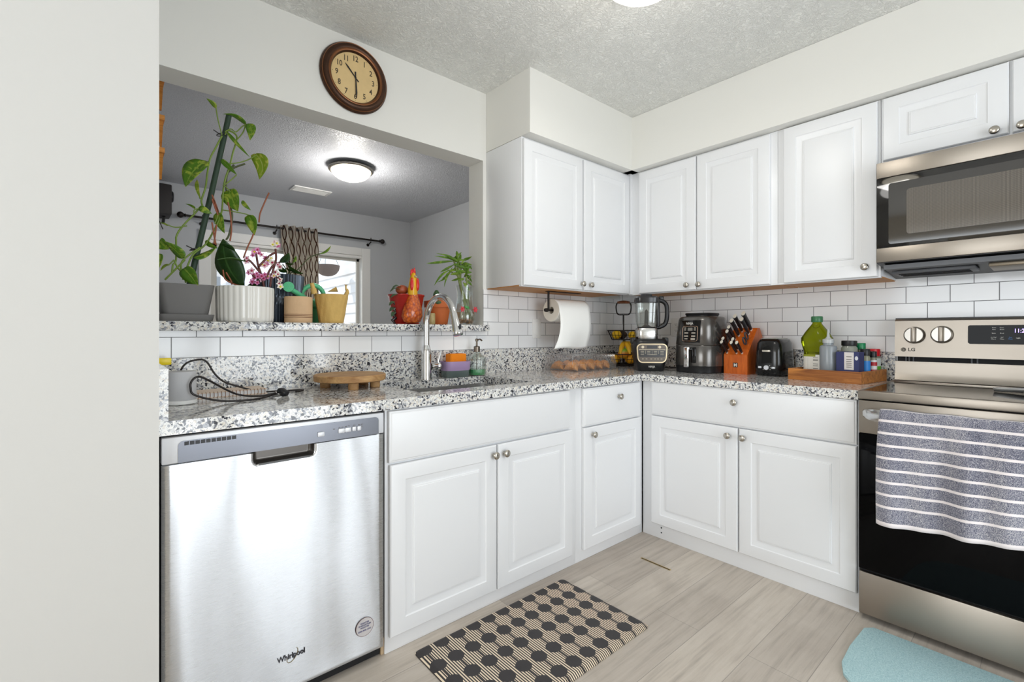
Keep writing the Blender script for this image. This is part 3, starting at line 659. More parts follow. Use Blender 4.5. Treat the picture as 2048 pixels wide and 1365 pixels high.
MB().box(-.118,.118,-.063,.063,0,.003).box(-.118,.118,-.063,.063,.017,.0195).build('cover', pm('notebook_cover', c(222,202,184), .6), t, 0)
b = MB()
for i in range(19):
    x = -.108+i*.012; b.tube([(x,-.061+.009*math.cos(2*PI*k/10),.0105+.0105*math.sin(2*PI*k/10)) for k in range(10)], .0010, 5, closed=True)
b.build('spiral_binding', pm('copper_wire', c(150,104,64), .4, metal=.7), t)
t = T('serving_board', 'round mango wood serving board on short feet left of the sink', 'board', (-2.155,-.185,.914))
MB().lathe([(.141,.030),(.147,.033),(.148,.054),(.144,.058),(.001,.057)], 56).build('board_top', MANGO, t, 40)
for a in (35,145,255,325): MB().lathe([(.019,0),(.021,.002),(.021,.0305)], 16, (.104*math.cos(R(a)),.104*math.sin(R(a)),0)).build('foot', MANGO, t)
# sink side
t = T('sponge_caddy', 'purple and clear dish soap caddy behind the sink', 'soap caddy', (-1.545,-.082,.914))
def sq(hx, hy, z, p=4, n=36): return [(hx*math.copysign(abs(math.cos(2*PI*k/n))**(2/p), math.cos(2*PI*k/n)), hy*math.copysign(abs(math.sin(2*PI*k/n))**(2/p), math.sin(2*PI*k/n)), z) for k in range(n)]
MB().surf([sq(.068,.044,0),sq(.071,.047,.004),sq(.073,.049,.036)], close_v=True, cap0=True, cap1=True).build('tank', pm('smoky_plastic', c(150,168,164), .1, trans=.6), t)
MB().surf([sq(.0725,.0485,.034),sq(.076,.052,.05),sq(.078,.054,.084),sq(.075,.051,.084),sq(.073,.049,.055)], close_v=True, cap0=True, cap1=True).build('tray', pm('lilac_plastic', c(176,150,190), .3), t)
b = MB(); P = [sq(.052,.032,z,5) for z in (0,.003,.02,.023)]; P[0] = sq(.049,.030,0,5); P[-1] = sq(.049,.030,.068,5); P[2] = sq(.052,.032,.062,5)
b.surf(P, close_v=True, cap0=True, cap1=True)
solo(b, 'sponge', pm('orange_sponge', c(248,140,16), .9, .25, 150, .8, 220, .004), 'orange sponge sitting in the purple soap caddy', 'sponge', (-1.540,-.082,.9694+.0))
t = T('soap_dispenser', 'ribbed clear glass soap bottle with metal pump and green soap', 'soap dispenser', (-1.405,-.085,.914))
rib = lambda r,a,z: r*(1+.022*math.cos(24*a))
MB().lathe([(.047,0),(.050,.004),(.050,.085),(.045,.1),(.028,.116),(.016,.124),(.016,.135),(.0145,.135),(.0145,.122),(.026,.113),(.043,.098),(.0475,.084),(.0475,.006)], 96, cap=True, fn=rib).build('bottle', CLEAR, t, 60)
MB().lathe([(.0465,.005),(.0468,.034),(.001,.034)], 40).build('liquid', pm('green_soap', c(70,170,100), .15, estr=0), t)
MB().lathe([(.0175,.13),(.0175,.158),(.014,.161),(.006,.162),(.005,.186),(.0085,.187),(.0085,.200),(.004,.203)], 24).tube([(0,0,.196),(0,-.03,.199),(0,-.046,.192)], .0045, 8).tube([(0,0,.03),(0,0,.13)], .003, 6).build('pump', pm('brushed_pump', c(118,108,98), .25, metal=1), t)
# bread box
bx0 = Yp(-.29,1145,735).x; bx1 = bx0+.43; by0, by1 = -.29, -.05
t = T('bread_box', 'clear ribbed plastic clamshell box of croissants below the paper towel', 'food box', ((bx0+bx1)/2,(by0+by1)/2,.914), local=False)
def shell(z0, z1, ins): 
    b = MB(); rows = []
    for z,i in ((z0,0),(z1,ins)): rows.append(rr(bx0+i,bx1-i,by0+i,by1-i,z,.015,3))
    return b, rows
b, rows = shell(.9145,.955,-.004); b.surf([rr(bx0+.01,bx1-.01,by0+.01,by1-.01,.9145,.012,3)]+rows, close_v=True, cap0=True); b.build('box_base', PLAST, t, 30)
b, rows = shell(.957,1.008,.010); b.surf([rr(bx0-.008,bx1+.008,by0-.008,by1+.008,.955,.015,3)]+rows+[rr(bx0+.018,bx1-.018,by0+.018,by1-.018,1.012,.012,3)], close_v=True, cap1=True); lid = b.build('lid', PLAST, t, 30)
b = MB(); n = 34
for i in range(n+1):
    x = bx0+.018+(bx1-bx0-.036)*i/n; b.tube([(x,by0-.0015,.9165),(x,by0-.006,.954),(x,by0-.003,.962),(x,by0+.007,1.006),(x,by0+.02,1.0125)], .0015, 4, cap=False)
for i in range(20):
    y = by0+.02+(by1-by0-.04)*i/19; b.tube([(bx0-.0015,y,.9165),(bx0-.006,y,.954),(bx0-.003,y,.962),(bx0+.007,y,1.006)], .0010, 4, cap=False)
b.tube([(bx0+.001,by0+.001,.958),(bx0+.010,by0+.010,1.008)], .0030, 6).build('rib', PLAST, lid)
CRUST = pm('croissant_crust', c(236,154,64), .5, .4, 26, .6, 60, .006)
def croissant(loc, L, rz, first=[None], k=[0]):
    if first[0] is None:
        b = MB(); rows = []; n = 26
        for i in range(n+1):
            q = i/n*2-1; r = .034*(1-abs(q)**2.2)*(1+.10*math.cos(q*19))+.003
            cx = q*.075; cy_ = -.026*(1-q*q)
            rows.append([(cx, cy_+r*1.05*math.cos(2*PI*j/14), r*.92+.001+r*.92*math.sin(2*PI*j/14)) for j in range(14)])
        o = solo(b.surf(rows, close_v=True, cap0=True, cap1=True), 'croissant', CRUST, '', 'croissant', loc, rz=rz, group='croissants in the clear clamshell box', smooth=60); first[0] = o
    else:
        o = first[0].copy(); col.objects.link(o); o.location = loc; o.rotation_euler = (0,0,rz)
    o.scale = (L,L,L); o['label'] = 'golden croissant inside the clear clamshell box by the paper towel'
    return o
for i,(dx,dy,s_,rz) in enumerate(((.06,.07,.74,92),(.06,.188,.74,90),(.135,.07,.74,95),(.14,.188,.74,88),(.215,.07,.74,89),(.22,.188,.74,92),(.295,.07,.74,92),(.30,.188,.74,88),(.37,.07,.72,90),(.375,.188,.72,90))): croissant((bx0+dx,by0+dy,.916), s_, R(rz))
# fruit basket
bc = Vector((-.155,-.15)); 
t = T('fruit_basket', 'two tier black wire fruit basket with wooden handle in the corner', 'basket', (bc.x,bc.y,.914))
def wire_bowl(z0, z1, r0, r1, nm):
    b = MB(); ring = lambda r,z: [(r*math.cos(2*PI*k/36),r*math.sin(2*PI*k/36),z) for k in range(36)]
    b.tube(ring(r1,z1), .0035, 6, closed=True).tube(ring(r0+(r1-r0)*.5,(z0+z1)/2), .002, 5, closed=True).tube(ring(r0,z0), .0028, 6, closed=True)
    for k in range(22):
        a = 2*PI*k/22; ca, sa = math.cos(a), math.sin(a)
        b.tube([(0,0,z0),(r0*ca,r0*sa,z0),(r1*ca,r1*sa,z1)], .0017, 5)
    return b.build(nm, IRON, t)
wire_bowl(.012,.085,.095,.125,'lower_basket'); wire_bowl(.185,.250,.082,.112,'upper_basket')
b = MB().tube([(0,0,0),(0,0,.365)], .005, 8).tube([(-.1*0+.1*math.cos(2*PI*k/30),.1*math.sin(2*PI*k/30),.004) for k in range(30)], .004, 6, closed=True)
ax = Vector((.60,-.80,0)).normalized()
L_ = [(-.030,.362),(-.046,.376),(-.052,.42),(-.044,.448)]; 
b.tube(SP([ax*p+Vector((0,0,z)) for p,z in L_]+[]), .0045, 8).tube(SP([ax*-p+Vector((0,0,z)) for p,z in L_]), .0045, 8).tube([ax*-.030+Vector((0,0,.362)),ax*.030+Vector((0,0,.362))], .0045, 8)
b.build('post', IRON, t)
MB().tube([ax*p+Vector((0,0,.449+.004*(1-(p/.044)**2))) for p in (-.044,-.03,-.015,0,.015,.03,.044)], [.007,.0095,.0105,.011,.0105,.0095,.007], 12).build('handle_grip', WENGE, t)
YEL = pm('lemon_peel', c(244,196,24), .45, .15, 8, .4, 180, .002)
def fruit(nm, label, cat, mat, off, r, stem=True, grp=None):
    o = T(nm, label, cat, (bc.x+off[0],bc.y+off[1],.914+off[2]), group=grp)
    MB().ball((0,0,r*.95), (r,r,r*.95), 20).build('flesh', mat, o, 80)
    if stem: MB().tube([(0,-r*.93,r*.9),(.002,-r*1.0,r*.95)], [.004,.002], 6).build('stem_end', STEMD, o)
    return o
fruit('lemon','yellow lemon at the left of the upper wire basket','lemon',YEL,(-.057,.018,.188),.034)
fruit('lemon','yellow lemon at the front of the upper wire basket half hidden by the blender','lemon',YEL,(.03,-.055,.188),.03)
AVO = pm('dark_avocado', c(66,46,30), .6, .3, 40, .5, 120, .004)
fruit('avocado','dark brown avocado in the upper wire basket','avocado',AVO,(.03,.035,.188),.034,False)
MANG = NT('mango_skin'); MANG.set(col=MANG.ramp(MANG.add('SeparateXYZ', {0:MANG.obj()}).outputs[2], [(.0,c(228,186,30)),(.035,c(226,120,50)),(.06,c(120,170,50))]), rough=.4)
fruit('mango','green and red mango resting in the lower wire basket','mango',MANG.mat,(-.060,-.045,.052),.040,False)
fruit('orange','yellow orange at the front of the lower wire basket','orange',pm('orange_peel', c(246,172,20), .5, .1, 8, .4, 200, .002),(-.015,-.068,.016),.038)
fruit('orange','yellow orange at the left of the lower wire basket','orange',pm('orange_peel_deep', c(240,180,30), .5, .1, 8, .4, 200, .002),(-.075,.015,.016),.034)
t = T('bananas', 'bunch of ripe yellow bananas in the lower wire basket', 'bananas', (bc.x,bc.y,.914))
BAN = pm('banana_skin', c(240,186,36), .5, .35, 14)
for k,(a,ln) in enumerate(((200,.12),(235,.13),(265,.12),(295,.115))):
    d = Vector((math.cos(R(a)), math.sin(R(a)), 0)); P = [Vector((0,-.01,.165))+d*(.115*math.sin(q*1.25))+Vector((0,0,-.105*(1-math.cos(q*1.3))-.01*q)) for q in [i/10 for i in range(11)]]
    MB().tube(P, [.005,.010,.0145,.0165,.0175,.0175,.017,.016,.013,.008,.004], 10, up=(0,0,1)).build('banana', BAN, t, 60)
MB().tube([(0,-.01,.163),(.003,-.004,.185)], [.010,.007], 8).build('stem', STEMD, t)
# ------------------------------------------------------------------ blender
t = T('blender', 'black countertop blender with clear jug and gold rimmed control panel', 'blender', (-.385,-.508,.914), rz=R(-46))
MB().surf([sq(.078,.08,0,5),sq(.082,.085,.006,5),sq(.090,.088,.06,5),sq(.104,.090,.15,5),sq(.105,.088,.175,5),sq(.097,.08,.192,5),sq(.07,.065,.198,4)], close_v=True, cap0=True, cap1=True).build('motor_base', pm('blender_black', c(24,24,25), .3), t, 50)
for s_ in (-1,1): MB().box(s_*.098-.012,s_*.098+.012,-.04,.04,.165,.205,.006).build('lock_tab', BLACK, t, 40)
def fy(x, z): return -.0925
P = rr(-.093,.093,.052,.168,0,.030,6)
MB().prism([(p[0]*(.90+.10*(p[1]-.052)/.116),p[1]) for p in P], -.0955,-.080, lambda x,z,d: (x,d,z)).build('panel_rim', pm('champagne_metal', c(196,178,146), .3, metal=.9), t, 30)
P = rr(-.087,.087,.058,.163,0,.026,6)
pn = MB().prism([(p[0]*(.90+.10*(p[1]-.052)/.116),p[1]) for p in P], -.0968,-.09, lambda x,z,d: (x,d,z)).build('control_panel', pm('panel_bronze', c(92,84,76), .3, metal=.4), t, 30)
P = rr(-.078,.078,.088,.130,0,.008,3)
MB().prism([(p[0],p[1]) for p in P], -.0975,-.09, lambda x,z,d: (x,d,z)).box(-.030,.030,-.0975,-.09,.140,.156).build('dark_field', pm('panel_dark', c(38,38,40), .25), pn, 30)
b = MB(); b.box(-.078,.078,-.098,-.096,.1305,.133).box(-.02,.02,-.0982,-.096,.101,.103)
for x in (-.039,0,.039): b.box(x-.0006,x+.0006,-.0979,-.096,.106,.126)
for x in (-.058,-.020,.020,.058):
    for z in (.122,.112,.102): b.box(x-.010,x+.010,-.0979,-.096,z-.0008,z+.0008)
for x in (-.055,-.033,-.005,.018,.035,.055): b.box(x-.005,x+.005,-.0979,-.096,.075,.0772)
for x in (-.055,.045): b.lathe([(.0085,0),(.0085,.0008),(.0065,.0008)], 16, (x,-.0965,.148), MYZ)
b.build('button_mark', flat('gold_mark', 214,202,176,.4), pn, 0)
text('NINJA', .0165, INKW, t, (0,-.0875,.028), 'brand_lettering', rot=(R(86),0,0), sx=.85)
jx = -.016
MB().surf([sq(.062,.060,.196,4),sq(.064,.062,.20,4),sq(.066,.064,.25,4),sq(.060,.058,.262,4)], close_v=True, cap0=True, cap1=True).build('collar', STEEL, t, 40, M=Matrix.Translation((jx,0,0)))
b = MB(); b.surf([sq(.052,.050,.268,5),sq(.060,.058,.30,5),sq(.066,.063,.42,5),sq(.064,.061,.42,5),sq(.058,.056,.30,5),sq(.050,.048,.272,5)], close_v=True, cap0=True, cap1=True)
jug = b.build('jug', CLEAR, t, 50, M=Matrix.Translation((jx,0,0)))
MB().lathe([(.054,.2625),(.056,.27),(.03,.272),(.012,.285),(.010,.37),(.002,.38)], 20, (jx,0,0)).build('blade_hub', BLACK, jug)
b = MB(); b.surf([sq(.067,.064,.418,5),sq(.069,.066,.425,5),sq(.069,.066,.450,5),sq(.060,.058,.459,5)], close_v=True, cap0=True, cap1=True); b.lathe([(.036,.458),(.034,.474),(.030,.476),(.001,.475)], 24)
b.build('lid', pm('smoke_black', c(40,40,42), .15), t, 40, M=Matrix.Translation((jx,0,0)))
b = MB(); b.tube(SP([(jx+.060,0,.435),(jx+.095,0,.432),(jx+.122,0,.405),(jx+.126,0,.34),(jx+.115,0,.292),(jx+.085,0,.272),(jx+.060,0,.268)]), .0135, 12, flat=1.0).box(jx+.058,jx+.080,-.016,.016,.27,.44,.006).box(jx+.075,jx+.105,-.012,.012,.437,.462,.006)
b.build('jug_handle', BLACK, t, 50)
# ------------------------------------------------------------------ air fryer
t = T('air_fryer', 'dark grey air fryer with chrome drawer handle beside the knife block', 'air fryer', (.772,-.225,.914), 'R')
GUN = pm('gunmetal_paint', c(102,99,96), .2, metal=.7)
S_ = lambda z, k=1, p=2.9: sq(.134*k,.150*k,z*1.04,p,48)
MB().surf([S_(0,.93),S_(.004,.965),S_(.034,.985),S_(.040,1)], close_v=True, cap0=True, cap1=True).build('base', BLACK, t, 40)
MB().surf([S_(.040,.99),S_(.06,1.0),S_(.152,.985),S_(.1545,.975)], close_v=True, cap0=True, cap1=True).build('drawer', GUN, t, 40)
MB().surf([S_(.156,.975),S_(.158,.985),S_(.26,.925),S_(.298,.885),S_(.312,.84),S_(.318,.75)], close_v=True, cap0=True, cap1=True).build('upper_body', GUN, t, 50)
MB().surf([S_(.314,.62),S_(.322,.60),S_(.334,.64),S_(.338,.62)], close_v=True, cap0=True, cap1=True).build('top_vent', BLACK, t, 40)
def afp(x, z, d): # point on the sloping front
    return (x, -.1515*(.985-.10*(z-.158)/.14)*(1-abs(x/.14)**2.9)**(1/2.9)-d+.0, z)
b = MB(); xs_ = [-.060+.015*i for i in range(9)]; 
rows = [[afp(x,z,.004) for z in (.178,.20,.23,.26,.29,.307)] for x in xs_]
b.surf(rows); b.surf([[rows[0][j],(rows[0][j][0],rows[0][j][1]+.02,rows[0][j][2])] for j in range(6)]); b.surf([[rows[-1][j],(rows[-1][j][0],rows[-1][j][1]+.02,rows[-1][j][2])] for j in range(6)]); b.surf([[rows[i][0],(rows[i][0][0],rows[i][0][1]+.02,rows[i][0][2])] for i in range(9)])
fp = b.build('front_panel', GLOSSB, t, 40)
pf = pm('panel_frame', c(178,150,128), .4, metal=.4)
P = rr(-.046,.046,.186,.272,0,.010,4)
MB().tube([afp(p[0],p[1],.005) for p in P], .0013, 5, closed=True).build('panel_frame', pf, fp)
b = MB()
for x,z,ww,hh in ((-.030,.262,.006,.003),(.030,.262,.006,.003),(-.030,.251,.006,.003),(.030,.251,.006,.003),(-.022,.233,.012,.0035),(.022,.233,.012,.0035),(-.022,.215,.012,.0035),(.022,.215,.012,.0035),(-.022,.199,.010,.003),(.020,.198,.013,.0055)):
    P0, P1 = afp(x-ww,z-hh,.0052), afp(x+ww,z+hh,.0052); b.surf([[afp(x-ww,z-hh,.0052),afp(x-ww,z+hh,.0052)],[afp(x+ww,z-hh,.0052),afp(x+ww,z+hh,.0052)]])
b.build('button', flat('button_grey', 168,160,148,.4), fp, 0)
b = MB(); b.surf([[afp(-.014,.246,.0052),afp(-.014,.264,.0052)],[afp(.016,.246,.0052),afp(.016,.264,.0052)]]); b.build('display', flat('lcd_grey', 120,118,112,.2), fp, 0)
p_ = afp(0,.288,.0052); text('NINJA', .019, INKW, fp, (-.004,p_[1]-.0005,.288), 'brand_lettering', rot=(R(94),0,0), sx=.85)
for i,ch in enumerate('AIR FRYER'):
    x = -.098; z = .205+.0085*i; q = afp(x,z,.001); text(ch, .0095, flat('faint_grey', 120,118,116,.4), t, q, 'side_lettering', rot=(R(92),R(-80),R(-52)))
MB().box(-.022,.012,-.176,-.148,.134,.1535,.004).box(-.022,.010,-.182,-.168,.034,.1535,.0065,4).build('handle', CHROME, t, 40)
MB().box(.012,.040,-.156,-.140,.06,.15,.004).build('handle_recess', GLOSSB, t, 40)
solo(MB().tube(SP([(-.075,-.44,.9185),(-.12,-.50,.918),(-.10,-.56,.918),(-.13,-.62,.918),(-.09,-.645,.925),(-.06,-.63,.96)]), .0035, 7).tube(SP([(-.20,-.50,.918),(-.16,-.53,.925),(-.12,-.60,.918),(-.085,-.62,.918)]), .003, 7), 'appliance_cord', CORD, 'black appliance cord lying between the blender and the air fryer', 'cord', (-.1,-.55,.914), local=False)
# ------------------------------------------------------------------ knife block
t = T('knife_block', 'cherry wood knife block between air fryer and toaster', 'knife block', (.977,-.135,.914), 'R')
KP = [(-.105,0),(.105,0),(.105,.20),(.062,.262),(.030,.262),(-.105,.108)]
MB().prism(KP, -.066, .066, lambda y,z,x: (x,y,z)).build('block', CHERRY, t, 0)
lg = MB().box(-.013,.013,-.1062,-.104,.038,.064,.001).build('logo_plate', flat('logo_dark', 40,38,40,.4), t, 0)
b = MB().box(-.008,-.0045,-.1068,-.106,.042,.060).box(.0045,.008,-.1068,-.106,.042,.060).tube([(-.006,-.1066,.043),(.006,-.1066,.059)], .0012, 4).tube([(-.006,-.1066,.059),(.006,-.1066,.043)], .0012, 4)
b.build('logo_mark', INKW, lg, 0)
kn = Vector((0,-.752,.659)).normalized(); ks = Vector((0,.135,.154)).normalized()
HAND = pm('knife_handle', c(26,27,30), .42)
loc0 = t.matrix_basis
def knife(lx, s, L, r, label):
    base = Vector((lx,-.105,.108))+ks*(s*.2048)
    wp = Vector((base.y-.135, -(base.x+.977), base.z+.914))
    o = T('kitchen_knife', label, 'knife', wp, 'S', rz=-PI/2, group='black handled knives in the knife block')
    d = kn; b = MB()
    rows = []
    for q,k,dr in ((.0,.75,0),(.12,.8,0),(.4,1.05,.001),(.7,.95,0),(1,1.15,-.002)): 
        cpt = d*(.010+L*q); rows.append([cpt+Vector((1,0,0))*(r*.62*k*math.cos(2*PI*j/14))+ks*(r*k*math.sin(2*PI*j/14)+dr) for j in range(14)])
    b.surf(rows, close_v=True, cap0=True, cap1=True).build('handle', HAND, o, 50)
    b = MB(); b.tube([d*(-.004),d*.011], r*.75, 10, flat=.6).tube([d*(L+.0095)+ks*r*.0,d*(L+.0135)], r*1.06, 12, flat=.62)
    b.build('bolster', pm('knife_steel', c(226,220,206), .3, metal=.25) if not bpy.data.materials.get('knife_steel') else bpy.data.materials['knife_steel'], o, 50)
    return o
for lx,s,L,r,lb in ((-.050,.07,.085,.0115,'short knife at the front left of the knife block'),(.004,.07,.082,.0115,'short knife at the front middle of the knife block'),(.034,.07,.082,.0115,'short knife at the front right of the knife block'),
    (-.050,.20,.085,.0115,'short knife second from the front on the left of the knife block'),(.004,.20,.080,.0115,'short knife behind the front middle knife of the block'),
    (-.034,.40,.10,.0125,'mid sized knife in the left middle of the knife block'),(-.034,.56,.10,.0125,'mid sized knife behind the left middle of the knife block'),(-.022,.72,.118,.0145,'long knife at the upper left of the knife block'),(-.012,.88,.12,.0145,'long knife at the back left of the knife block'),
    (.030,.78,.115,.0145,'long knife at the upper right of the knife block'),(.036,.93,.13,.0155,'longest knife at the back right of the knife block')):
    knife(lx, s, L, r, 'black handled '+lb)
base = Vector((.046,-.105,.108))+ks*(.42*.2048); wp = Vector((base.y-.135,-(base.x+.977),base.z+.914))
t2 = T('kitchen_scissors', 'black handled kitchen scissors standing in the right of the knife block', 'scissors', wp, 'S', rz=-PI/2)
b = MB()
for s_ in (-1,1): b.tube([kn*(.045+.026*math.cos(2*PI*k/18))+ks*(s_*.019+.014*math.sin(2*PI*k/18)) for k in range(18)], .0042, 7, closed=True)
b.build('handle', pm('scissor_grip', c(50,54,62), .4), t2); MB().tube([kn*-.004,kn*.022], .006, 8, flat=.5).build('shank', CHROME, t2)
# ------------------------------------------------------------------ toaster
t = T('toaster', 'black two slot toaster between the knife block and the wooden tray', 'toaster', (1.152,-.150,.914), 'R')
TB = pm('toaster_black', c(18,18,19), .16)
W = [(.068,.098,.004),(.074,.108,.012),(.075,.112,.05),(.072,.108,.128),(.066,.10,.178),(.056,.088,.197),(.038,.07,.203)]
MB().surf([sq(a,b_,z,4.5,44) for a,b_,z in W], close_v=True, cap0=True, cap1=True).build('body', TB, t, 50)
MB().box(-.055,.055,-.09,.09,0,.006).build('base', BLACK, t, 0)
MB().box(-.042,.042,-.075,.075,.201,.2045,.001).build('top_plate', pm('toaster_steel', c(196,196,190), .25, metal=1), t, 0)
MB().box(-.028,-.009,-.065,.065,.2035,.2048).box(.009,.028,-.065,.065,.2035,.2048).build('slot', DARK, t, 0)
def tfy(z): return -.113+.012*max(0,(z-.06)/.12)
b = MB(); P = [(-.026,.072),(.026,.072),(.022,.135)]+[(.022*math.cos(R(a)),.140+.022*math.sin(R(a))) for a in range(0,181,20)]+[(-.022,.135)]
b.prism(P, .0015,-.008, lambda x,z,d: (x,tfy(z)-d,z)); b.build('lever_recess', GLOSSB, t, 30)
MB().box(-.020,.020,-.121,-.105,.132,.142,.002).build('lever', pm('lever_silver', c(210,204,190), .3, metal=.7), t, 30)
MB().lathe([(.0125,0),(.0125,.006),(.0115,.008),(.001,.008)], 22, (0,-.112,.047), MYZ).build('dial', SILV, t)
for s_ in (-1,1): MB().box(s_*.034-.009,s_*.034+.009,-.116,-.108,.042,.053,.003).build('button', SILV, t, 30)
b = MB()
for x,z in ((.016,.058),(.021,.047),(.018,.037),(-.016,.036)): b.box(x-.002,x+.002,-.1135,-.11,z-.001,z+.001)
b.build('dial_mark', INKW, t, 0)
# ------------------------------------------------------------------ tray of bottles
ty = .9225
tr = T('serving_tray', 'low acacia wood tray holding oil and spice bottles next to the range', 'tray', (1.455,-.195,.914), 'R', rz=R(-6))
tw, td, th = .158,.155,.056
MB().box(-tw+.008,tw-.008,-td+.008,td-.008,.004,.0085).build('bottom', ACACIA, tr, 0)
for a0,a1,b0,b1 in ((-tw,tw,-td,-td+.012),(-tw,tw,td-.012,td),(-tw,-tw+.012,-td+.012,td-.012),(tw-.012,tw,-td+.012,td-.012)): MB().box(a0,a1,b0,b1,0,th,.0015).build('side', ACACIA, tr, 0)
OIL = pm('olive_oil', c(150,160,24), .06, trans=.8, ior=1.2)
t = T('oil_bottle', 'large green olive oil bottle with green cap and white label', 'bottle', (1.370,-.195,ty), 'R', rz=R(-10))
t.scale = (1.06,1.04,1.12)
MB().surf([sq(.046,.040,0,3.4),sq(.050,.043,.004,3.4),sq(.0505,.0435,.10,3.4),sq(.0505,.0435,.118,3.4),sq(.055,.047,.130,3.2),sq(.0635,.052,.158,3),sq(.0635,.052,.178,3),sq(.046,.04,.208,2.6),sq(.024,.024,.238,2),sq(.019,.019,.246,2),sq(.019,.019,.252,2)], close_v=True, cap0=True, cap1=True).build('bottle', OIL, t, 50)
MB().lathe([(.0235,.250),(.0245,.252),(.0245,.274),(.022,.277),(.001,.277)], 28).build('cap', flat('cap_green', 52,110,70,.35), t)
b = MB(); rows = []
def lw(x, z): return (x, -.0437*(1-min(abs(x)/.0515,1)**3.4)**(1/3.4)-.0012, z)
lb = MB().surf([[lw(x,z) for z in (.012,.055,.103)] for x in [-.046+.0076*i for i in range(12)]]).build('label', flat('label_white', 232,230,222,.5), t, 60)
MB().surf([[(lambda p: (p[0],p[1]-.0004,p[2]))(lw(x,z)) for z in (.094,.1035)] for x in [-.046+.0076*i for i in range(9)]]).build('label_band', flat('olive_band', 150,156,40,.5), lb, 60)
b = MB()
for z in [.026+.006*i for i in range(11)]: b.surf([[lw(x,z+.0003+dz) for dz in (0,.0014)] for x in (-.036,-.02,-.008)])
for z in (.088,.080,.076,.060,.052,.040): b.surf([[(lambda p: (p[0],p[1]-.0003,p[2]))(lw(x,z+dz)) for dz in (0,.0022)] for x in (.004,.015,.026)])
b.build('label_print', INKG, lb, 0)
b = MB()
for z in [.014+.0085*i for i in range(10)]: b.surf([[(lambda p: (p[0],p[1]-.0003,p[2]))(lw(x,z+dz)) for dz in (0,.0042)] for x in (.036,.040,.044)])
b.build('label_stripe', INK, lb, 0)
MB().surf([[(lambda p: (p[0],p[1]-.0004,p[2]))(lw(x,z)) for z in (.017,.026)] for x in (.006,.012,.018)]).build('label_badge', flat('teal_badge', 40,130,140,.5), lb, 0)
t = T('squeeze_bottle', 'clear plastic squeeze bottle with pointed tip in the tray', 'bottle', (1.438,-.262,ty), 'R')
t.scale = (1.2,1.2,1.42)
MB().lathe([(.028,0),(.030,.003),(.0305,.06),(.0305,.108),(.028,.114),(.018,.118),(.017,.127)], 32).build('bottle', pm('milky_plastic', c(196,204,212), .25, trans=.55), t)
MB().lathe([(.020,.124),(.020,.136),(.010,.140),(.0055,.146),(.0025,.172),(.001,.172)], 24).build('nozzle', pm('milky_cap', c(224,228,230), .3, trans=.4), t)
t = T('spoon', 'small wooden spoon handle sticking out between squeeze bottle and blue box', 'spoon', (1.476,-.226,ty), 'R')
MB().tube([(-.02,.03,.004),(-.012,.012,.012),(.018,-.042,.042)], [.004,.005,.0062], 10).build('handle', flat('orange_wood', 206,140,52,.5), t)
t = T('tea_box', 'navy blue box with white label at the front of the tray', 'box', (1.530,-.272,ty), 'R', rz=R(-6))
t.scale = (1.08,1,1.62)
NAVY = pm('navy_card', c(48,54,104), .5, .35, 30)
MB().box(-.043,.043,-.03,.03,0,.084).build('box', NAVY, t, 0)
lb = MB().box(-.012,.024,-.0306,-.029,.032,.083).build('label', flat('label_cream', 222,216,212,.5), t, 0)
b = MB(); 
for z in (.070,.062,.056,.051,.046,.040): b.box(-.004,.016,-.031,-.0305,z-.0009,z+.0009)
b.build('label_print', INKG, lb, 0)
MB().lathe([(.006,0),(.006,.0008),(.001,.0008)], 18, (.034,-.03,.066), MYZ).build('round_seal', SILV, t); MB().box(-.012,.014,-.0306,-.029,0,.006).build('label_strip', INKW, t, 0)
def jar(label, lx, ly, r, h, ch, body, cap, lab=None, labz=(.012,.05), cat='spice jar', rz=0):
    t = T('spice_jar', label, cat, (lx,ly,ty), 'R', rz=rz)
    MB().lathe([(r*.93,0),(r,.003),(r,h-.012),(r*.85,h-.004),(r*.8,h)], 28).build('jar', body, t)
    MB().lathe([(r*.93,h-.001),(r*.95,h+.001),(r*.95,h+ch-.002),(r*.88,h+ch),(.001,h+ch)], 28).build('lid', cap, t)
    if lab: MB().lathe([(r+.0006,labz[0]),(r+.0006,labz[1])], 28, cap=False).build('label', lab, t)
    return t
CONT = pm('jar_contents', c(150,150,128), .25, .5, 60)
jar('jar with a wide black lid behind the navy blue box', 1.508,-.195,.034,.164,.024, pm('clear_jar', c(190,194,180), .1, trans=.5), BLACK)
jar('jar with a green lid behind the navy blue box on its right', 1.537,-.125,.023,.145,.030, CONT, flat('lid_green', 20,128,80,.35))
t = jar('small spice jar with black lid and bright blue label', 1.570,-.185,.0205,.118,.030, CONT, BLACK, pm('label_blue', c(48,140,224), .4, .2, 40), (.036,.092))
t = jar('small spice jar with black lid and red and white label', 1.587,-.125,.0165,.108,.028, CONT, BLACK, flat('label_white2', 236,232,232,.4), (.030,.094))
MB().lathe([(.0173,.034),(.0173,.048)], 28, cap=False).lathe([(.0173,.066),(.0173,.084)], 28, cap=False).build('label_band', flat('label_red', 186,30,44,.4), t)
t = jar('spice jar with red lid and green label at the back corner of the tray', 1.574,-.062,.031,.112,.034, CONT, flat('lid_red', 206,30,40,.35), flat('label_pale', 206,212,206,.4), (.062,.100))
MB().lathe([(.0316,.030),(.0316,.062)], 28, cap=False).build('label_band', flat('label_green', 96,170,50,.4), t)
jar('tall spice jar with black lid behind the blue labelled jar', 1.513,-.062,.020,.122,.022, CONT, BLACK)
solo(MB().tube(SP([(-.05,-1.235,.918),(-.10,-1.262,.94),(-.16,-1.262,.952),(-.22,-1.257,.935),(-.25,-1.262,.918)]), .0032, 7), 'appliance_cord', CORD, 'short black toaster cord curling beside the wooden tray', 'cord', (-.15,-1.25,.914), local=False)
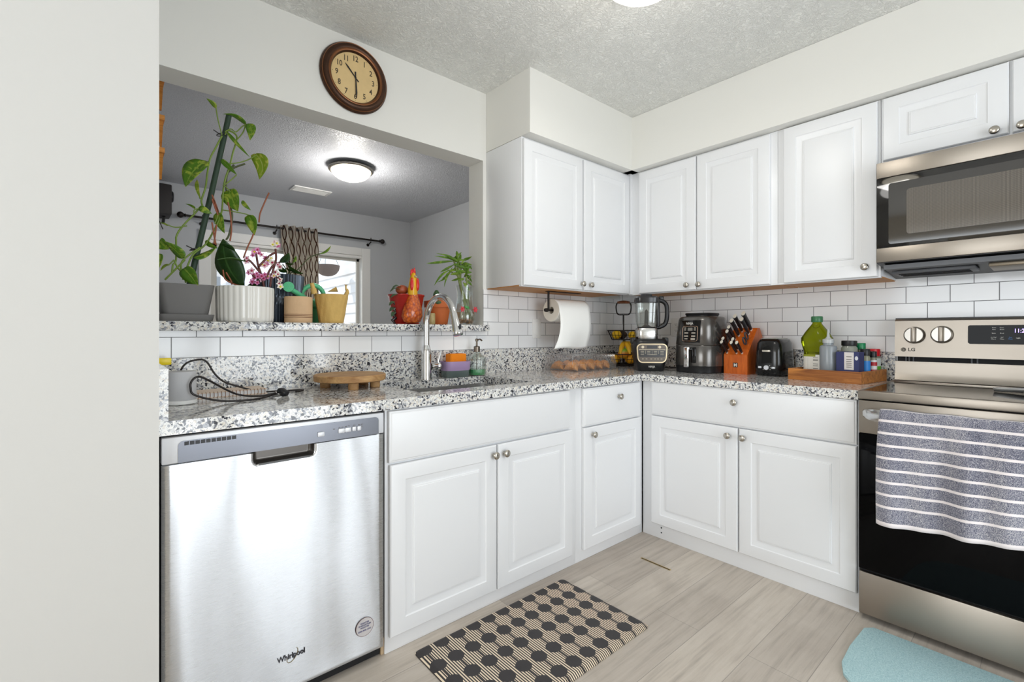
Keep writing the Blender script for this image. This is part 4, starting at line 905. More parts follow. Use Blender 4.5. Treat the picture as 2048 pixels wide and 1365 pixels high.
# ------------------------------------------------------------------ on the range
t = T('spoon_rest', 'shiny metal spoon rest lying on the glass cooktop', 'spoon rest', (2.085,-.315,.9168), 'R', rz=R(-14))
b = MB(); rows = []
for i in range(15):
    q = i/14; x = -.075+.30*q; hw = .046*math.sin(PI*min(1,(q+.06)*1.5)*.5+.0)*(1 if q < .45 else max(.28,1-(q-.45)*1.9)) if q > 0 else .012
    rows.append([(x, hw*k, .003+.014*abs(k)**2+.010*q+(.010 if q > .5 else 0)*math.sin((q-.5)*PI)) for k in (-1,-.7,-.35,0,.35,.7,1)])
b.surf(rows).build('bowl_and_handle', pm('polished_steel', c(236,236,234), .3, metal=.55), t, 60, thick=.0035)
# towel
def towel_mat():
    t = NT('striped_towel'); uv = t.add('SeparateXYZ', {0:t.obj(kind='UV')}).outputs; v = uv[1]
    k = t.math('MULTIPLY', v, 10.25); fr = t.math('FRACT', t.math('ADD', k, .42)); st = t.math('LESS_THAN', fr, .20)
    hem = t.math('GREATER_THAN', v, .966); low = t.math('MULTIPLY', t.math('GREATER_THAN', v, .03), t.math('LESS_THAN', v, .93)); f = t.math('MAXIMUM', t.math('MULTIPLY', st, low), hem)
    n = t.noise(t.obj(), 520, 2, .8)[0]; n2 = t.noise(t.obj((1,1,.25)), 16, 2)[0]; n = t.math('ADD', n, t.math('MULTIPLY', t.math('SUBTRACT', n2, .5), .16))
    base = t.ramp(n, [(.36,c(62,62,76)),(.5,c(120,122,140)),(.64,c(206,202,202))])
    t.set(col=t.mix(f, base, c(238,230,230)), rough=.95, spec=.1, sheen=.3); t.bump(n, .4, .002); return t.mat
b = MB(); rows = []; nX, nZ = 64, 40
for i in range(nX+1):
    x = 1.736+.56*i/nX; s_ = x-1.736; row = []
    fo = .017*math.sin(s_*26+.6)*(.55+.45*math.sin(s_*9+1))+.006*math.sin(s_*61); sk = .045*s_
    for j in range(nZ+1):
        q = j/nZ; L = q*.470-.038
        if L < 0: y, z = -.711+.0+.0-(.012)*math.cos(L/.038*PI*.5)*1.0+.012*(1 if L<-.03 else 0), .8555+.0*L; y = -.708-.0105*math.cos(PI/2*min(1,-L/.038)*1.0); z = .8565-.006*(1+L/.038)*0+.0015*math.sin(s_*40); y = -.7185+(-L)*.75
        else: y = -.7215-fo*min(1,q*2.2)*(.4+q)-.004*math.sin(q*5+s_*14); z = .8565-L-.004*(L<.01)
        row.append((x+(-.010*q if i < 3 else 0)-.006*math.sin(q*3)*(1-i/nX), y, z+sk*q*1.2-.003*math.sin(s_*13)*q))
    rows.append(row)
b.surf(rows, uv=True)
solo(b, 'kitchen_towel', towel_mat(), 'blue grey towel with white stripes hanging from the oven handle', 'towel', (2.0,-.70,.45), 'R', local=False, smooth=80, thick=.003)
# ------------------------------------------------------------------ floor things
def dots_mat():
    t = NT('dotted_mat'); s = t.add('SeparateXYZ', {0:t.obj()}).outputs; x, y = s[0], s[1]
    px, py = .0728, .0963
    def off(co, p, o): return t.math('MULTIPLY', t.math('SUBTRACT', t.math('FRACT', t.math('DIVIDE', t.math('ADD', co, 10*p-o+p/2), p)), .5), p)
    ax, ay = off(x, px, .0035), off(y, py, .0119)
    dot = t.math('LESS_THAN', t.math('SQRT', t.math('ADD', t.math('MULTIPLY', ax, ax), t.math('MULTIPLY', ay, ay))), .029)
    stripe = t.math('LESS_THAN', t.math('FRACT', t.math('DIVIDE', t.math('ADD', x, 1), .0091)), .50)
    edge = t.math('LESS_THAN', t.math('ABSOLUTE', ax), .0046)
    k = t.math('MAXIMUM', dot, t.math('MAXIMUM', stripe, edge))
    t.set(col=t.mix(k, c(232,214,188), c(46,42,43)), rough=.55); t.bump(dot, .15, .001); return t.mat
b = MB(); hx, hy_ = .387,.2325
P = lambda i, z: [(p[0],p[1],z) for p in rr(-hx+i,hx-i,-hy_+i,hy_-i,0,.018,5)]
b.surf([P(.0,0),P(.0,.003),P(.012,.0125),P(.02,.0135)], close_v=True, cap0=True, cap1=True)
o = solo(b, 'kitchen_mat', dots_mat(), 'cushioned beige kitchen mat with black dots lying before the sink cabinet', 'mat', (-1.7315,-.9045,.0005), smooth=30)
t = NT('teal_rug'); n = t.noise(t.obj((1,1,1)), 260, 3, .7)[0]; t.set(col=t.ramp(n, [(.3,c(150,190,198)),(.7,c(204,230,232))]), rough=.95, spec=.1); t.bump(n, .6, .004)
b = MB(); Q = []
RIM = []
for i,z in ((0,.0),(0,.010),(.006,.013)):
    row = [(-.715-.02,-2.55),(-.715-.02,-1.70+i*0)] 
    row = [(-.705-i,-2.6),(-.705-i,-1.712-i),(-.735-i*.5,-1.688-i),(-.90,-1.682-i),(-1.02+i*.3,-1.688-i),(-1.08+i*.6,-1.708-i*.8),(-1.13+i*.8,-1.755-i*.5),(-1.16+i,-1.83),(-1.17+i,-1.95),(-1.17+i,-2.2),(-1.17+i,-2.6)]
    Q.append([(x,y,z) for x,y in row])
rug = solo(b.surf(Q, close_v=True, cap0=True, cap1=True), 'teal_rug', t.mat, 'pale teal rug with rounded corner lying before the range', 'rug', (-.9,-2.1,.0005), local=False, smooth=30)
MB().tube([Vector(p)+Vector((0,0,.0005)) for p in Q[1]], .0055, 8).build('piping', pm('rug_piping', c(112,140,138), .9), rug, 60)
o = T('floor_vent', 'brass slotted plank vent set in the floor by the corner cabinet', 'floor vent', (-.886,-.872,.0))
MB().box(-.006,.006,-.082,.082,.0005,.0022).build('brass_edge', pm('brass', c(196,170,116), .35, metal=.8), o, 0); MB().box(-.0045,.0005,-.078,.078,.001,.0028).build('slot', DARK, o, 0)
# wooden filler block under the cabinet end by the dishwasher
solo(MB().box(-2.212,-2.2005,-.605,-.56,.0005,.06), 'wood_shim', pm('bare_wood', c(196,170,136), .7, .4, 60), 'small bare wood shim on the floor between dishwasher and sink cabinet', 'shim', (-2.206,-.58,0), local=False, smooth=0)
# ------------------------------------------------------------------ plants on the ledge
def pol(y, lst): return [Yp(y,u,v) for u,v in lst]
GP = pm('grey_planter', c(112,110,108), .55, .15, 20)
t = T('planter', 'square charcoal planter with a climbing pothos at the left of the ledge', 'planter', (-2.725,.115,LT), local=False)
def rsq(cx, cy_, h, z, r=.022): return rr(cx-h,cx+h,cy_-h,cy_+h,z,r,4)
pcx, pcy = -2.7165, .105
MB().surf([rsq(pcx,pcy,.072,LT+.012),rsq(pcx,pcy,.0935,1.338),rsq(pcx,pcy,.088,1.338),rsq(pcx,pcy,.083,1.318)], close_v=True, cap0=True, cap1=False).build('pot', GP, t, 35)
MB().surf([rsq(pcx,pcy,.087,LT),rsq(pcx,pcy,.093,LT+.028),rsq(pcx,pcy,.089,LT+.028),rsq(pcx,pcy,.080,LT+.008)], close_v=True, cap0=True, cap1=True).build('saucer', GP, t, 35)
SOIL = pm('potting_soil', c(62,44,32), .95, .6, 120, .9, 150, .006)
MB().surf([rsq(pcx,pcy,.079,1.322)], close_v=True).lathe([(.078,1.318),(.04,1.336),(.001,1.340)], 20, (pcx,pcy,0), cap=False).build('soil', SOIL, t)
MB().tube(pol(.09, ((378,575),(392,515),(421,395),(445,290),(458,231))), .0108, 10).build('support_pole', pm('green_pole', c(44,66,50), .6, .3, 90, .5, 200, .002), t)
b = MB()
for u,v in ((443,271),(390,500)): p = Yp(.085,u,v); b.tube([p+Vector((.017*math.cos(q*PI/5),.017*math.sin(q*PI/5),.004*math.sin(q))) for q in range(10)], .0022, 5, closed=True).tube([p, p+Vector((-.03,-.01,.012))], .0022, 5)
b.build('clip', BLACK, t)
VINES = [((372,566),(366,548),(355,535),(348,520)),((366,560),(374,535),(386,510),(410,490),(426,465),(437,442),(444,420),(446,388),(450,360),(460,330),(466,305),(473,282),(472,270),(460,262),(452,262)),
 ((405,412),(403,400),(411,375),(415,345),(420,318),(430,298),(444,272)),((352,475),(358,462),(372,445),(387,430),(400,415),(405,412)),((344,545),(346,530),(352,520),(352,475)),((365,555),(362,530),(372,515),(400,495)),((330,560),(350,540),(370,520))]
b = MB()
for vn in VINES: b.tube(SP(pol(.07, vn), 5), .0035, 7)
PET = [((444,270),(436,240),(432,216)),((450,264),(462,258),(472,264),(486,252),(498,248)),((472,282),(486,265),(491,250)),((458,328),(480,325),(500,318),(512,310)),((415,330),(413,324),(409,322)),((444,420),(470,424),(490,428),(499,431)),((446,372),(460,362),(473,350)),((400,398),(396,375),(394,360)),((446,370),(456,378),(460,384)),((430,448),(434,436),(436,428)),((388,430),(389,420),(400,417)),((374,452),(352,455),(335,450)),((348,520),(338,530),(335,530)),((450,270),(452,266),(455,264))]
for vn in PET: b.tube(SP(pol(.062, vn), 4), .0023, 6)
b.build('vine', STEM, t)
b = MB()
for vn in (((468,330),(456,345),(452,370),(455,390),(463,420),(464,440),(458,470),(452,480)),((490,328),(470,335),(456,345))): b.tube(SP(pol(.10, vn), 4), .0038, 6)
b.build('dry_vine', STEMD, t)
LV = [((432,216),(413,197),11,.1,0,0),((492,250),(446,228),15,.16,0,0),((498,248),(500,281),20,.05,.16,0),((454,264),(500,315),8,.1,.04,0),((511,308),(519,359),31,.05,.22,1),((411,323),(371,374),46,.05,-.06,0),((442,319),(474,350),12,.08,.06,0),((457,381),(476,423),36,.06,.02,0),((484,402),(502,421),9,.1,0,0),((497,431),(509,471),23,.05,.1,0),((435,426),(449,467),20,.08,.02,0),((390,418),(371,408),8,.1,0,0),((399,416),(424,428),13,.1,0,0),((335,452),(316,446),8,.1,0,0),
 ((366,517),(329,483),25,.1,-.05,0),((388,516),(433,494),19,.1,-.05,0),((411,482),(436,497),12,.1,0,0),((368,537),(396,574),33,.1,.12,0),((319,482),(338,499),25,.1,0,0),((339,529),(321,542),9,.1,0,1),((320,508),(318,537),14,.1,.1,0),((394,361),(402,400),8,.1,0,1)]
for i,(a,bq,wd,cu,bu,y_) in enumerate(LV):
    yy = .055+.03*math.sin(i*2.1); A, B = Yp(yy,*a), Yp(yy-.012,*bq); D = (A-CAM).dot(_f)
    MB().leaf(A, B, wd*D/FPX, curl=cu, fold=.22, bulge=bu, n=10).build('leaf', POTHY if y_ else POTH, t, 80, thick=.0006)
ORCHP = leafmat('pale_leaf', c(96,132,84), c(120,156,104), c(170,190,140), .3)
# ribbed white pot
t = T('ribbed_pot', 'white ribbed ceramic pot with an orchid leaf and pink blossoms', 'plant pot', (-2.508,.058,LT), local=False)
WGL = pm('white_glaze', c(236,234,228), .12)
prof = [(.096,LT),(.102,LT+.004),(.104,LT+.02),(.106,LT+.136),(.105,LT+.146),(.099,LT+.147),(.096,LT+.140)]
MB().lathe(prof, 210, (-2.508,.058,0), fn=lambda r,a,z: r+(.0030*abs(math.cos(15*a)) if r > .1 else 0), cap=False).lathe([(.096,LT+.0005),(.001,LT+.0005)], 40, (-2.508,.058,0), cap=False).build('pot', WGL, t, 60)
MB().lathe([(.099,LT+.128),(.05,LT+.134),(.001,LT+.136)], 30, (-2.508,.058,0), cap=False).build('bark', SOIL, t)
for a,bq,wd,bu,yy,m_ in (((484,573),(446,478),56,-.17,.03,ORCH),((492,524),(434,520),24,-.2,.008,ORCHP),((470,502),(440,488),14,.0,.02,ORCH),((492,576),(520,558),16,0,.04,ORCH)):
    A, B = Yp(yy,*a), Yp(yy-.01,*bq); D = (A-CAM).dot(_f); MB().leaf(A, B, wd*D/FPX, curl=.08, fold=.18, bulge=bu, heart=0, n=12).build('leaf', m_, t, 80, thick=.0012)
b = MB()
rl = (((460,482),(463,460),(461,430),(456,405)),((446,540),(450,558),(466,568),(480,572)),((452,545),(462,562),(464,570)),((424,390),(432,410),(437,425),(428,400)),((487,516),(495,495),(503,478),(507,468)),((518,445),(520,428),(528,408),(538,386)),((424,445),(428,470),(432,490)),((433,450),(430,472),(428,488)),((436,430),(430,415),(424,398)))
for vn in rl: MB().tube(SP(pol(.03, vn), 5), .0030, 6).build('air_root', ROOT, t)
b = MB(); BR = pm('branch_red', c(98,46,38), .6)
for vn in (((528,574),(522,548),(516,530),(512,505)),((540,574),(545,545),(552,520),(551,498)),((530,560),(540,540),(548,530),(560,525)),((522,548),(500,522),(488,520)),((545,548),(560,560),(557,575)),((516,535),(530,520),(542,510),(552,505)),((528,555),(512,555),(505,550))): b.tube(SP(pol(.02, vn), 5), .0044, 6)
b.build('branch', BR, t)
PK = [flat('petal_pink', 226,140,190,.5), flat('petal_pale', 246,212,222,.5), flat('petal_cream', 246,236,226,.5)]
EYE = [flat('flower_eye', 176,40,84,.5), flat('flower_eye_yellow', 226,220,40,.5)]
rng = random.Random(3)
FL = [(509,504,0),(515,500,0),(506,511,0),(518,507,0),(494,517,1),(493,523,1),(531,516,0),(523,510,1),(529,532,1),(533,529,0),(525,530,2),(536,522,2),(542,517,2),(545,526,2),(556,530,1),(560,534,2),(551,486,1),(556,492,0),(546,490,2),(554,487,2),(498,546,0),(504,542,1),(508,550,0),(514,548,0),(516,554,0),(509,557,0),(505,564,0),(515,566,0),(524,553,0),(530,550,0),(528,558,0),(535,553,0),(543,553,1),(548,552,1),(551,545,2),(556,549,2),(560,560,2),(558,568,2),(561,574,2),(524,560,1)]
for i,(u,v,k) in enumerate(FL):
    p = Yp(.005+.03*rng.random(),u,v); n = Vector((-.45+.5*rng.random()-.25,-1,.15+.5*rng.random()-.25)).normalized(); a = n.orthogonal().normalized(); q_ = n.cross(a); s_ = .0130*(.8+.4*rng.random()); ph = rng.random()
    b = MB().m(0)
    for j in range(5):
        an = 2*PI*j/5+ph; d1 = a*math.cos(an)+q_*math.sin(an); d2 = n.cross(d1)
        b.surf([[p, p+d1*s_*.55+d2*s_*.38+n*s_*.2, p+d1*s_*1.05+n*s_*.35],[p+d1*.0001, p+d1*s_*.55-d2*s_*.38+n*s_*.2, p+d1*s_*1.051+n*s_*.35]])
    b.m(1).ball(p+n*s_*.18, s_*.32, 8)
    b.build('flower', [PK[k], EYE[1 if rng.random() < .3 else 0]], t, 80)
# dark corrugated pot
t = T('corrugated_pot', 'tall dark corrugated metal pot standing behind the white ribbed pot', 'plant pot', (-2.335,.195,LT), local=False)
DM = pm('dark_corrugated_metal', c(84,92,102), .32, metal=.6)
def corr(r, a, z):
    zz = z-LT
    if .085 < zz < .125: return r+.0015*math.sin(zz*520)
    return r+.0036*math.cos(40*a)
MB().lathe([(.083,LT),(.085,LT+.002)]+[(.086+.012*q/30,LT+.004+.216*q/30) for q in range(31)]+[(.098,LT+.222),(.094,LT+.222),(.09,LT+.20)], 272, (-2.335,.195,0), fn=corr, cap=False).build('pot', DM, t, 60)
MB().lathe([(.094,LT+.19),(.001,LT+.20)], 30, (-2.335,.195,0), cap=False).build('soil', SOIL, t)
for a,bq,wd,yy in (((560,525),(578,506),20,.12),((568,522),(590,528),12,.12),((575,530),(606,548),11,.12),((572,536),(592,540),13,.12),((586,526),(592,512),7,.12),((640,508),(662,492),7,.12),((556,531),(575,545),14,.12)):
    A, B = Yp(yy,*a), Yp(yy,*bq); D = (A-CAM).dot(_f); MB().leaf(A, B, wd*D/FPX, curl=.12, heart=0, n=8).build('leaf', ORCH if wd > 8 else BAMB, t, 80, thick=.0006)
b = MB()
for vn in (((575,560),(572,540),(565,528)),((580,555),(600,535),(620,515),(640,508)),((570,552),(585,545),(606,547)),((575,552),(582,530),(587,525))): b.tube(SP(pol(.15, vn), 4), .0024, 6)
b.build('stem', STEMD, t)
# watering can
t = T('watering_can', 'mint green watering can behind the clay pot', 'watering can', (-2.165,.215,LT), local=False)
MINT = flat('mint_plastic', 96,200,146,.35)
b = MB(); b.lathe([(.052,LT),(.055,LT+.004),(.052,LT+.09),(.042,LT+.115),(.022,LT+.122),(.020,LT+.118)], 30, (-2.165,.215,0)); b.build('body', MINT, t)
hp = Yp(.058,577,574); 
b = MB().tube([Vector((-2.175,.17,LT+.085)), Vector((-2.25,.10,LT+.112)), hp+Vector((.012,.02,-.006))], [.016,.012,.011], 14); b.build('spout', MINT, t)
nrm = Vector((-.35,-.93,.1)).normalized(); rose = MB(); Mr = nrm.to_track_quat('Z','Y').to_matrix()
rose.lathe([(.010,-.026),(.019,-.012),(.0235,0),(.0225,.003),(.001,.0045)], 28, hp, Mr); rs = rose.build('rose', MINT, t)
b = MB()
for k in range(19):
    rr_, an = ((0,0),)[0] if k == 0 else ((.009,k*PI/3) if k < 7 else (.017,k*PI/6))
    b.ball(hp+Mr @ Vector((rr_*math.cos(an), rr_*math.sin(an), .0042)), .0008, 6)
b.build('rose_hole', flat('dark_green', 30,110,76,.6), rs)
MB().tube(SP([Vector((-2.20,.185,LT+.105)), *pol(.16, ((604,590),(612,576),(628,571),(641,578),(648,592))), Vector((-2.12,.215,LT+.07))], 6), .0105, 12).build('handle', MINT, t)
# clay pot
t = T('clay_pot', 'round pale clay pot with three brown lines beside the paper wrapped pot', 'plant pot', (-2.300,.045,LT), local=False)
CLAY = pm('pale_clay', c(222,186,146), .85, .3, 26, .3, 90, .003)
cl_ = [(.056,LT),(.058,LT+.003),(.0585,LT+.113),(.0565,LT+.116),(.052,LT+.114),(.05,LT+.09)]
MB().lathe(cl_, 40, (-2.300,.045,0), cap=False).lathe([(.056,LT+.0005),(.001,LT+.0005)], 30, (-2.300,.045,0), cap=False).build('pot', CLAY, t, 60)
b = MB()
for z in (.024,.031,.037): b.tube([(-2.300+.0587*math.cos(2*PI*k/40),.045+.0587*math.sin(2*PI*k/40),LT+z) for k in range(40)], .0010, 5, closed=True)
b.build('painted_line', flat('line_brown', 120,74,50,.8), t)
MB().lathe([(.0525,LT+.085),(.001,LT+.09)], 24, (-2.300,.045,0), cap=False).build('soil', SOIL, t)
# paper wrapped pot
t = T('paper_wrapped_pot', 'tapered pot wrapped in crinkled tan paper with two twisted corners', 'plant pot', (-2.152,.050,LT), local=False)
PAP = pm('tan_crepe_paper', c(222,184,108), .8, .35, 30, .6, 70, .004)
rg = random.Random(5); ph_ = [rg.random()*6 for _ in range(9)]
def crinkle(r, a, z): return r*(1+.018*math.sin(7*a+ph_[0]+z*30)+.012*math.sin(15*a+ph_[1]-z*50)+.008*math.sin(31*a+ph_[2]+z*80))
MB().lathe([(.052,LT),(.054,LT+.004)]+[(.054+.020*q/10,LT+.004+.128*q/10) for q in range(1,11)]+[(.071,LT+.134),(.066,LT+.125)], 90, (-2.152,.050,0), fn=crinkle, cap=False).lathe([(.052,LT+.0005),(.001,LT+.0005)], 24, (-2.152,.05,0), cap=False).build('paper_wrap', PAP, t, 60)
b = MB().tube(SP([*pol(.05,((629,588),(626,576),(623,566)))],4), [.014]*4+[.010]*4+[.006], 10); b.build('twisted_corner', PAP, t, 60)
b = MB().tube(SP([*pol(.045,((691,592),(695,583),(692,578),(692,570)))],4), [.010]*4+[.007]*4+[.004]*4+[.009], 10)
b.build('twisted_corner', PAP, t, 60); b = MB(); b.surf([[Yp(.09,655,584),Yp(.09,672,574)],[Yp(.10,676,584),Yp(.10,673,575)]]).build('folded_flap', PAP, t, 60, thick=.001)
MB().lathe([(.066,LT+.122),(.02,LT+.128),(.001,LT+.128)], 24, (-2.152,.05,0), cap=False).build('dark_rim', flat('soil_grey', 86,84,80,.8), t)
# rooster planter
t = T('rooster_planter', 'red metal bucket planter with a painted orange rooster on its front', 'planter', (-1.745,.085,LT), local=False)
RED = pm('red_enamel', c(178,34,26), .22, .25, 14)
bx, by_ = -1.745, .085
MB().lathe([(.066,LT),(.068,LT+.003),(.092,LT+.146),(.097,LT+.150),(.097,LT+.156),(.090,LT+.154),(.086,LT+.13)], 44, (bx,by_,0), cap=False).lathe([(.066,LT+.0005),(.001,LT+.0005)], 30, (bx,by_,0), cap=False).build('bucket', RED, t, 50)
MB().lathe([(.087,LT+.13),(.001,LT+.136)], 30, (bx,by_,0), cap=False).build('soil', SOIL, t)
tt = NT('rooster_feathers'); vv = tt.obj((1,1,.8)); vo = tt.add('TexVoronoi', {'Vector':vv,'Scale':85.0}).outputs; zz = tt.add('SeparateXYZ', {0:tt.obj()}).outputs[2]
fe = tt.mix(tt.math('MULTIPLY', vo[0], 1.1, True), c(236,120,30), c(150,44,14)); tt.set(col=tt.mix(tt.ramp(zz, [(.15,(0,0,0,1)),(.2,(1,1,1,1))]), fe, c(228,96,22)), rough=.2, coat=.6); tt.bump(vo[0], .5, .004)
ctr = Yp(-.012,826,615); rb = MB(); rows = []
for z,rx,ry,dx in ((LT+.006,.03,.02,0),(LT+.014,.047,.034,0),(LT+.04,.056,.044,0),(LT+.07,.053,.042,.002),(LT+.10,.043,.036,.004),(LT+.125,.033,.030,.006),(LT+.145,.026,.025,.006),(LT+.165,.0235,.022,.005)):
    rows.append([(ctr.x+dx+rx*math.cos(2*PI*k/28),-.002+ry*math.sin(2*PI*k/28),z) for k in range(28)])
rb.surf(rows, close_v=True, cap0=True, cap1=True); rb.build('rooster_body', tt.mat, t, 70)
nk = MB(); rows = []; nx = ctr.x+.005
for z,rx,ry,dy in ((LT+.150,.026,.025,0),(LT+.175,.0255,.023,-.001),(LT+.205,.022,.021,-.003),(LT+.235,.017,.019,-.006),(LT+.252,.013,.016,-.008),(LT+.262,.008,.010,-.009),(LT+.266,.002,.003,-.009)): rows.append([(nx-.002+rx*math.cos(2*PI*k/24),-.002+dy+ry*math.sin(2*PI*k/24),z) for k in range(24)])
nk.surf(rows, close_v=True, cap0=True, cap1=True); nk.build('rooster_neck', pm('neck_yellow', c(236,178,20), .22, .5, 60), t, 70)
cr = flat('comb_red', 206,28,24,.2)
MB().ball((nx-.017,-.022,LT+.205),(.0095,.008,.034),12).ball((nx+.016,-.022,LT+.205),(.0095,.008,.034),12).build('wattle', cr, t, 80)
b = MB()
for dx,dz,h in ((-.012,.262,.022),(-.003,.268,.020),(.007,.266,.028)): b.tube([(nx+dx,-.006,LT+dz-.012),(nx+dx+.002,-.004,LT+dz+h*.5),(nx+dx+.001,0,LT+dz+h)], [.0065,.0055,.001], 8, flat=.6)
b.build('comb', cr, t, 70)
MB().tube([(nx,-.024,LT+.246),(nx,-.036,LT+.243),(nx+.001,-.044,LT+.238)], [.0065,.0045,.001], 8).build('beak', flat('beak_grey', 190,180,150,.3), t); MB().ball((nx-.011,-.016,LT+.25),.0028,8).ball((nx+.011,-.016,LT+.25),.0028,8).build('eye', INK, t)
b = MB()
for q in range(4): 
    p = Yp(.06,794-q*1.5,610+q*11); b.tube([p+Vector((.01,0,.02)),p+Vector((-.012,0,.005)),p+Vector((.004,0,-.016))], [.008,.011,.004], 8, flat=.5)
b.build('tail', flat('tail_black', 40,20,18,.25), t, 60)
GRS = leafmat('grey_green_leaf', c(82,110,84), c(120,140,110)); 
for a,bq,wd in (((800,580),(780,584),10),((796,590),(781,597),7),((790,604),(778,612),8),((789,616),(779,624),8),((790,624),(783,634),8),((802,574),(784,578),9)):
    A, B = Yp(.03,*a), Yp(.03,*bq); D = (A-CAM).dot(_f); MB().leaf(A, B, wd*D/FPX, curl=.2, heart=0, n=6).build('leaf', GRS, t, 80, thick=.001)
MB().ball(Yp(.05,804,580), (.036,.028,.025), 14).build('tilted_shard', pm('painted_shard', c(176,84,50), .4, .5, 30), t)
# terracotta pot
t = T('terracotta_pot', 'rimmed terracotta pot with a small cactus behind the faucet', 'plant pot', (-1.548,.085,LT), local=False)
TER = pm('terracotta', c(190,98,44), .7, .25, 20)
tx, ty2 = -1.548, .085
MB().lathe([(.050,LT),(.052,LT+.002),(.068,LT+.095),(.0765,LT+.096),(.079,LT+.13),(.077,LT+.132),(.070,LT+.131),(.066,LT+.11)], 44, (tx,ty2,0), cap=False).lathe([(.05,LT+.0005),(.001,LT+.0005)], 30, (tx,ty2,0), cap=False).build('pot', TER, t, 40)
MB().lathe([(.067,LT+.112),(.001,LT+.118)], 30, (tx,ty2,0), cap=False).build('soil', SOIL, t)
CAC = pm('cactus_green', c(58,88,52), .6, .3, 60)
MB().lathe([(.018,0),(.020,.03),(.017,.058),(.008,.076),(.001,.080)], 40, Vector((Yp(.06,873,600).x,.06,LT+.112)), fn=lambda r,a,z: r*(1+.10*math.cos(8*a)), cap=False).ball((Yp(.03,880,605).x,.03,LT+.122),(.035,.02,.018),14).build('cactus', CAC, t, 60)
# small striped candle jar behind the faucet
t = T('small_jar', 'small patterned jar between the rooster planter and terracotta pot', 'jar', (-1.628,.02,LT))
MB().lathe([(.017,0),(.019,.003),(.019,.055),(.017,.06),(.001,.06)], 24).build('jar', pm('patterned_jar', c(196,176,120), .4, 1.0, 90), t)
# vase
t = T('bamboo_vase', 'clear glass vase with lucky bamboo and red painted flowers', 'vase', (-1.395,.045,LT), local=False)
vx, vy = -1.395, .045
MB().lathe([(.050,LT),(.054,LT+.002),(.062,LT+.03),(.063,LT+.055),(.052,LT+.10),(.045,LT+.15),(.046,LT+.19),(.054,LT+.225),(.0525,LT+.225),(.0445,LT+.19),(.0435,LT+.15),(.0505,LT+.10),(.0615,LT+.055),(.0605,LT+.03),(.05,LT+.012)], 40, (vx,vy,0), cap=True).build('vase', CLEAR, t, 60)
MB().lathe([(.048,LT+.013),(.0595,LT+.03),(.0605,LT+.055),(.058,LT+.072),(.001,LT+.072)], 30, (vx,vy,0)).build('water', glass('vase_water', (.84,.80,.68,1)), t)
b = MB()
for k in range(60):
    an = rng.random()*2*PI; q = .047*math.sqrt(rng.random()); b.ball((vx+q*math.cos(an),vy+q*math.sin(an),LT+.014+.018*rng.random()), .006+.003*rng.random(), 6)
st_ = b.build('pebbles', pm('amber_pebble', c(190,130,60), .3, .5, 60), t, 60); st_['kind'] = 'stuff'
b = MB()
for sx_ in (-1,1):
    for k in range(6):
        an = k*PI/3; p = Vector((vx+sx_*.044,vy-.038,LT+.088)); b.leaf(p, p+Vector((.020*math.cos(an),-.003,.020*math.sin(an))), .010, side=(-math.sin(an),0,math.cos(an)), heart=0, n=4)
b.build('painted_flower', flat('painted_red', 206,60,70,.4), t, 60, thick=.0005)
b = MB(); b.leaf((vx-.035,vy-.045,LT+.105),(vx-.002,vy-.05,LT+.092),.014, heart=0, n=5).build('painted_leaf', flat('painted_green', 70,150,80,.4), t, 60, thick=.0005)
b = MB()
ST = [((940,640),(932,610),(922,580),(914,545),(906,515)),((934,640),(930,615),(925,590),(921,560),(922,535)),((943,640),(936,610),(926,585),(918,555),(916,520)),((938,640),(936,600),(934,570),(932,545))]
for vn in ST: b.tube(SP(pol(.045, vn), 5), .0052, 8)
for vn in (((922,560),(912,550),(900,543),(896,540)),((928,572),(938,560),(942,550))): b.tube(SP(pol(.045, vn), 4), .003, 6)
b.build('stalk', pm('bamboo_stalk', c(122,136,64), .5, .3, 60), t)
BL = [((908,520),(868,512),7),((910,522),(852,527),7),((908,518),(872,507),6),((906,522),(866,524),7),((914,525),(893,513),9),((912,520),(898,512),9),((916,520),(913,502),10),((918,524),(922,508),9),((918,527),(905,530),8),((908,530),(880,545),8),((905,535),(874,565),9),((900,540),(868,572),9),((904,538),(884,558),9),((898,545),(890,567),7),((922,530),(938,515),8),((924,528),(950,530),8),((922,522),(947,513),8),((926,530),(944,540),8),((928,545),(948,545),9),((930,550),(950,555),8),((932,552),(944,565),10),((926,540),(935,525),9),((934,548),(926,530),9),((930,560),(947,572),9),((928,558),(912,560),8),((920,556),(902,562),8),((932,545),(938,528),9),((900,548),(888,575),6),((916,548),(908,535),8),((926,565),(940,582),9)]
for k in range(16):
    a_ = rng.choice(((906,520),(916,525),(922,535),(932,545),(928,555),(912,532))); an_ = rng.uniform(-.5,3.6); L_ = rng.uniform(18,32)
    BL.append((a_,(a_[0]+L_*math.cos(an_),a_[1]-L_*math.sin(an_)*.8+4),9))
for i,(a,bq,wd) in enumerate(BL):
    bq = (min(bq[0],944),bq[1])
    wd *= .58
    A, B = Yp(.045+.02*math.sin(i*1.7),*a), Yp(.03+.05*math.sin(i*2.3),*bq); D = (A-CAM).dot(_f); MB().leaf(A, B, wd*D/FPX, curl=(.14 if i%2 else -.14), heart=0, n=8, side=(_r if abs(B.z-A.z) > abs((B-A).dot(_r)) else _u)).build('leaf', BAMB, t, 80, thick=.0006)
